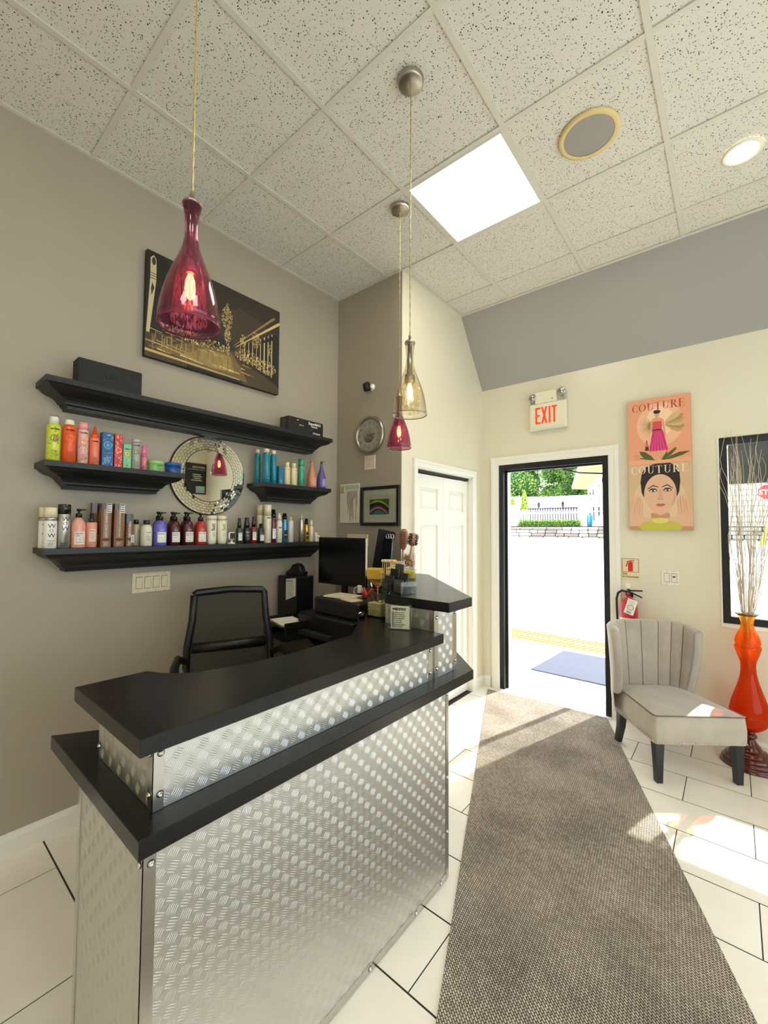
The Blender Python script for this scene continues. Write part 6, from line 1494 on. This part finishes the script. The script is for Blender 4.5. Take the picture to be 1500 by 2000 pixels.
# street door leaf swung outwards, closer arm
dd = thing('street_door', 'black-framed glass street door swung open outwards with closer arm', 'door', (DX1-.048, YD+.10, 0))
mb = MB(); L_ = .86
for a in ((0, .05), (L_-.05, L_)): mb.box(0, .042, a[0], a[1], .02, 2.05, BLKMETAL)
mb.box(0, .042, .05, L_-.05, .02, .2, BLKMETAL); mb.box(0, .042, .05, L_-.05, 1.99, 2.05, BLKMETAL); fr_ = mb.build('door_frame', dd)
MB().box(.018, .024, .05, L_-.05, .2, 1.99, WINGL).build('pane', dd)
MB().tube([(-.002, .12, 2.0), (-.25, .20, 2.035), (-.33, -.015, 2.05)], .008, BLKMETAL, seg=6).build('closer_arm', dd)
MB().cbox((-.014, .03, 1.935), (.022, .05, .05), BLKMETAL, bev=.004).build('closer_lug', dd)
MB().cbox((-.008, .04, 1.03), (.012, .02, .02), BLKMETAL, bev=.003).build('latch', dd)
# awning over the shop window
t = thing('window_awning', 'black fabric awning band hanging outside the shop window', 'awning', (2.58, YD+T+.14, 0))
MB().prism([(0, 2.45), (.28, 2.05), (.28, 1.895), (.262, 1.895), (.262, 2.04), (0, 2.42)], 0, 2.4, mat('awning_black', (44, 44, 50), .7), fn=lambda q: (q[2], q[0], q[1])).build('fabric', t)
MB().tube([(0, .271, 1.895), (2.4, .271, 1.895)], .012, BLKMETAL, seg=8).build('front_bar', t)
# stop sign
SY = 16.4
t = thing('stop_sign', 'red octagonal STOP sign seen through the shop window', 'sign', (3.45, SY, GZ(SY)))
zc = 2.68-GZ(SY)
oct_ = [(.27*math.cos(PI/8+i*PI/4), zc+.25*math.sin(PI/8+i*PI/4)) for i in range(8)]
MB().prism(oct_, 0, .006, mat('stop_white', (240, 240, 240), .5), fn=lambda q: (q[0], -q[2], q[1])).build('sign_back', t)
mb = MB(); f = plane((0, -.0065, 0), (1, 0, 0), (0, 0, 1), (0, -1, 0)); poly2(mb, [(x*.94, zc+(z-zc)*.94) for x, z in oct_], mat('stop_red', (214, 36, 54), .5), f, .0005); write(mb, 'STOP', -.215, zc-.07, .205, ink((240, 240, 240)), f, .002, .03); mb.build('sign_face', t)
MB().cyl((0, .03, 0), (0, .03, zc+.3), .03, mat('galvanised_post', (150, 156, 160), .4, metal=.7), seg=8).build('post', t)
t = thing('yellow_banner', 'leaning yellow banner beyond the road, seen through the window', 'banner', (3.20, 16.0, GZ(16.0)))
MB().prism([(0, .03), (.10, .0), (.24, .60), (.16, .62)], 0, .02, mat('banner_yellow', (236, 214, 70), .6), fn=lambda q: (q[0], q[2], q[1])).build('cloth', t); MB().cyl((.0, .03, 0), (.20, .03, .7), .010, WPL, seg=6).build('pole', t)
# dry-stone retaining wall
t = thing('stone_wall', 'low dry-stone retaining wall across the road', 'wall', (0, 17, 1.19))
g = random.Random(30); SM = [mat('stone_%d' % i, c, .9, noisy=.12, nscale=8) for i, c in enumerate(((176, 168, 156), (146, 138, 128), (196, 190, 178)))]
MB().box(-7.4, 6.4, .14, .6, -.15, .46, mat('wall_core', (26, 24, 22), .95)).build('core', t)
scache = []
for r_ in range(4):
    x = -7.4+g.uniform(0, .3)
    while x < 6.1:
        wd = g.uniform(.30, .62); key = round(wd, 1)
        if x+wd > 6.4: break
        mb = MB(); mb.cbox((0, 0, 0), (wd-.025, .24, .118), SM[g.randrange(3)], bev=.02); o = mb.build('stone', t); o.location = (x+wd/2, g.uniform(.02, .06), -.02+.13*r_+.0); x += wd
# picket fence behind it
t = thing('picket_fence', 'white picket fence above the stone wall', 'fence', (-1.62, 18.2, 1.62))
WP = mat('picket_white', (236, 236, 240), .6); pk = None
for k in range(24):
    x = -3.30+k*.109
    if pk is None:
        mb = MB(); mb.prism([(-.034, 0), (.034, 0), (.034, .74), (0, .80), (-.034, .74)], 0, .02, WP, fn=lambda q: (q[0], q[2], q[1])); o = mb.build('picket', t); pk = o.data
    else: o = bpy.data.objects.new('picket', pk); COL.objects.link(o); o.parent = t
    o.location = (x, 0, .02)
for z in (.15, .60): MB().box(-3.38, -.75, .021, .06, z, z+.07, WP).build('rail', t)
for x in (-3.50, -.74): MB().box(x, x+.12, -.02, .10, 0, .92, WP).build('post', t)
# foliage
LEAFC = [(128, 178, 84), (96, 148, 66), (166, 200, 100), (72, 118, 62), (190, 208, 116)]
def foliage(mb, c, rx, ry, rz, n_, s_, g, cols, shell=.55):
    for k in range(n_):
        a = g.uniform(0, 2*PI); u = g.uniform(-1, 1); r_ = shell+(1-shell)*g.random()**.5; q = math.sqrt(1-u*u)
        p = Vector((c[0]+rx*r_*q*math.cos(a), c[1]+ry*r_*q*math.sin(a), c[2]+rz*r_*u))
        n1 = Vector((g.gauss(0, 1), g.gauss(0, 1), g.gauss(0, 1))).normalized(); n2 = n1.orthogonal().normalized(); k2 = s_*g.uniform(.6, 1.4)
        mb.add([p, p+n1*k2, p+n1*k2*.6+n2*k2*.6, p+n2*k2], [(0, 1, 2, 3)], g.choice(cols))
def tree_model(blobs, n_, s_, cols, seed, h=15, rx=4.7):
    g = random.Random(seed); tr_ = MB(); tr_.tube([(0, 0, 0), (.1, 0, h*.4), (0, .1, h*.8)], [.3, .22, .08], mat('bark', (84, 68, 52), .9), seg=8)
    mb = MB(); co = MB()
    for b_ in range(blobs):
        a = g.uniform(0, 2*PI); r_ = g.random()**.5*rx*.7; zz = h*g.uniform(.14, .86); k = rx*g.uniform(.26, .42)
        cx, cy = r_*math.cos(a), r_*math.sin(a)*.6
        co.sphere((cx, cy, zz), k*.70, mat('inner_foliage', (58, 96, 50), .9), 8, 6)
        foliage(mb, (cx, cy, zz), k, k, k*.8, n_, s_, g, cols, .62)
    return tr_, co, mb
def tree_from(model, name, lb, x, y, z, rz, sc_, grp):
    t = thing(name, lb, 'tree', (x, y, z), rz, grp); t.scale = (sc_[0], sc_[0], sc_[1])
    for nm, mb, kd in (('trunk', model[0], None), ('inner_foliage', model[1], 'stuff'), ('leaves', model[2], 'stuff')):
        if not hasattr(mb, 'data_'): o = mb.build(nm, t); mb.data_ = o.data
        else: o = bpy.data.objects.new(nm, mb.data_); COL.objects.link(o); o.parent = t
        if kd: o['kind'] = kd
LM = [mat('leaf_%d' % i, c, .7) for i, c in enumerate(LEAFC)]
TM = [tree_model(44, 900, .15, LM, 50), tree_model(44, 900, .15, LM, 61)]
for k, (x, y, h_, rx, lb) in enumerate(((-21.5, 52, 19, 5.0, 'leafy tree far left behind the white building, beyond the left jamb'), (-14.5, 41, 15, 4.8, 'leafy tree nearest the left door jamb, behind the white building'), (-9.6, 52, 18, 5.0, 'tall leafy tree in the middle of the doorway view, behind the others'), (-4.6, 41.5, 15, 4.7, 'leafy tree directly behind the house eave'), (-15, 63, 22, 5.0, 'most distant tree crown left of the doorway centre'), (1.5, 53, 18, 5, 'leafy tree hidden mostly by the pale house roof'))):
    tree_from(TM[k % 2], 'tree', lb, x, y, 1.19, [0, 2.2, 4.1, 0.6, 3.3, 5.2][k], (rx/4.7, h_/15), 'trees behind the white building')
g = random.Random(77); YG = [mat('conifer_%d' % i, c, .7) for i, c in enumerate(((186, 200, 50), (150, 176, 44), (110, 140, 44)))]
for x, h_, lb in ((-4.98, 1.98, 'taller yellow-green conifer at the left end of the picket fence'), (-5.56, 1.6, 'shorter yellow-green conifer behind the white pier')):
    t = thing('conifer', lb, 'shrub', (x, 18.9, 1.19), 0, 'conifers by the picket fence'); mb = MB()
    for k in range(1300):
        u = g.random(); a = g.uniform(0, 2*PI); r_ = (.25*(1-u)**.45+.012)*g.uniform(.6, 1); p = Vector((r_*math.cos(a), r_*math.sin(a), .15+h_*u)); n2 = Vector((math.cos(a+1.5), math.sin(a+1.5), 0))*.03
        mb.add([p-n2, p+n2, p+Vector((0, 0, .10))], [(0, 1, 2)], g.choice(YG))
    mb.build('foliage', t)['kind'] = 'stuff'; MB().cyl((0, 0, 0), (0, 0, h_*.8), .04, mat('bark', (84, 68, 52)), seg=6).build('stem', t)
t = thing('clipped_hedge', 'low yellow-green hedge between stone wall and picket fence', 'hedge', (-3.50, 17.80, 1.621))
mb = MB(); 
for k in range(2600):
    p = Vector((g.uniform(-1.3, 1.3), g.uniform(-.16, .16), g.uniform(.0, .32))); n1 = Vector((g.gauss(0, 1), g.gauss(0, 1), g.gauss(0, 1))).normalized()*.045; n2 = n1.orthogonal().normalized()*.045
    mb.add([p, p+n1, p+n2], [(0, 1, 2)], g.choice(YG+LM[:2]))
mb.build('foliage', t)['kind'] = 'stuff'
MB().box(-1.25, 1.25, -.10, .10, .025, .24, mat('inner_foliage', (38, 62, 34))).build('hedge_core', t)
struct(MB().box(-9, 7, 17.2, 19.6, 1.19, 1.62, mat('planting_bed', (120, 104, 80), .9, noisy=.2, nscale=20)).build('planting_bed'))
WB = mat('white_render', (240, 240, 240), .8)
t = thing('white_pier', 'white pier at the left of the hedge', 'wall', (-5.52, 17.7, 1.62)); MB().box(-.6, .62, 0, .4, 0, .95, WB).build('pier', t); MB().box(-.62, .64, -.03, .43, .95, 1.0, WB).build('coping', t)
# long white building
t = thing('white_building', 'long low white building behind the picket fence', 'building', (-12, 34, 1.19))
MB().box(-8, 6.0, 0, 1.5, 0, 3.0, WB).build('wall', t); MB().prism([(-8.2, 3.30), (6.1, 2.72), (6.1, 2.85), (-8.2, 3.45)], -.2, 1.7, mat('pale_roof', (226, 224, 222), .8), fn=lambda q: (q[0], q[2], q[1])).build('roof', t)
MB().box(-8, 6.0, -2.6, -2.2, 0, 1.95, mat('grey_low_roofs', (58, 58, 70), .8, noisy=.35, nscale=3)).build('low_grey_wall', t)
for px_, x in (('left', -6.10), ('right', -4.75)):
    t = thing('lamp_post', 'small black lamp post behind the picket fence, %s one of two' % px_, 'lamp post', (x, 24, 1.19), 0, 'lamp posts behind the fence')
    MB().cyl((0, 0, 0), (0, 0, 1.6), .035, BLKMETAL, seg=8).build('pole', t); MB().lathe([(.03, 1.6), (.06, 1.66), (.075, 1.80), (.09, 1.82), (.03, 1.90), (.0001, 1.98)], mat('lamp_smoke', (60, 58, 60), .4), seg=10).build('lantern', t)
# pale house with deep eave
HA, HB_, HC, HD = (-4.9, 30.0), (-1.35, 19.0), (9.0, 19.0), (9.0, 31.0)
SID = mat('pale_siding', (236, 228, 206), .8)
t = thing('pale_house', 'pale house with deep eave and tall dark windows', 'house', (0, 0, 1.19))
MB().prism([HA, HB_, HC, HD], 0, 3.2, SID).build('wall', t)
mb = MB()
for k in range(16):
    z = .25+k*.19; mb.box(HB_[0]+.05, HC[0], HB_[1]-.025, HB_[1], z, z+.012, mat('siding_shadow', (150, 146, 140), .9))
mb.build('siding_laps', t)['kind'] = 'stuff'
u = (Vector(HB_)-Vector(HA)).normalized(); nn = Vector((u.y, -u.x)); nn = -nn if nn.x > 0 else nn
eo = .95
EA, EB = Vector(HA)+nn*eo-u*.9, Vector(HB_)+nn*eo+Vector((0, -eo*.6))
MB().prism([tuple(EA), tuple(EB), (9.8, EB.y), (9.8, 32), (EA.x+1, 32)], 3.2, 3.38, mat('eave_white', (238, 234, 226), .7)).build('eave', t)
MB().prism([tuple(EA*1+Vector((.02, 0))), tuple(EB+Vector((.02, .02))), (9.6, EB.y+.1), (9.6, 31.8), (EA.x+1, 31.8)], 3.19, 3.2, mat('soffit_lit_yellow', (240, 222, 160), .8)).build('soffit', t)  # yellow light on the soffit is put into its colour
vs = [(*EA, 3.38), (*EB, 3.38), (9.8, EB.y, 3.38), (9.8, 32, 3.38), (1.2, 27.5, 5.6), (3.2, 23.5, 5.6), (8, 24, 5.6)]
MB().add(vs, [(0, 1, 5, 4), (1, 2, 6, 5), (2, 3, 6), (3, 0, 4), (3, 4, 5, 6)], mat('grey_shingles', (200, 198, 200), .8)).build('roof', t)
for s_ in (.22, .40):
    c = Vector(HA).lerp(Vector(HB_), s_); fw_ = lambda q, c=c: (c.x+u.x*q[0]+nn.x*q[2], c.y+u.y*q[0]+nn.y*q[2], q[1])
    o = MB().box(-.55, .55, .75, 2.75, .0, .05, mat('window_trim_white', (240, 238, 230), .6), fn=fw_).build('window', t)
    MB().box(-.46, .46, .84, 2.66, .05, .06, mat('dark_pane', (44, 48, 56), .1), fn=fw_).build('pane', o)
for s_ in (.66, .84):
    c = Vector(HA).lerp(Vector(HB_), s_); fw_ = lambda q, c=c: (c.x+u.x*q[0]+nn.x*q[2], c.y+u.y*q[0]+nn.y*q[2], q[1])
    o = MB().box(-.40, .40, .95, 2.75, .0, .05, MC['window_trim_white'], fn=fw_).build('window', t)
    MB().box(-.31, .31, 1.04, 2.66, .05, .06, MC['dark_pane'], fn=fw_).build('pane', o)
t = thing('barrel', 'bright blue barrel behind the railing', 'barrel', (-1.97, 18.25, 1.62)); MB().lathe([(.0001, .0), (.09, 0), (.10, .25), (.11, .32), (.11, .46), (.08, .53), (.0001, .54)], mat('blue_barrel', (40, 150, 220), .4), seg=16).build('body', t); MB().lathe([(.04, .54), (.04, .57), (.0001, .57)], PLAST, seg=10).build('lid', t)
t = thing('railing', 'thin white metal railing right of the picket fence', 'railing', (-2.2, 17.6, 1.62)); mb = MB()
RW = mat('rail_white', (214, 214, 214), .5); MB().tube([(0, 0, .62), (3.4, 0, .66)], .018, RW, seg=6).build('rail', t)
for k in range(22): MB().cyl((.05+k*.155, 0, 0), (.05+k*.155, 0, .63), .009, RW, seg=6).build('baluster', t)
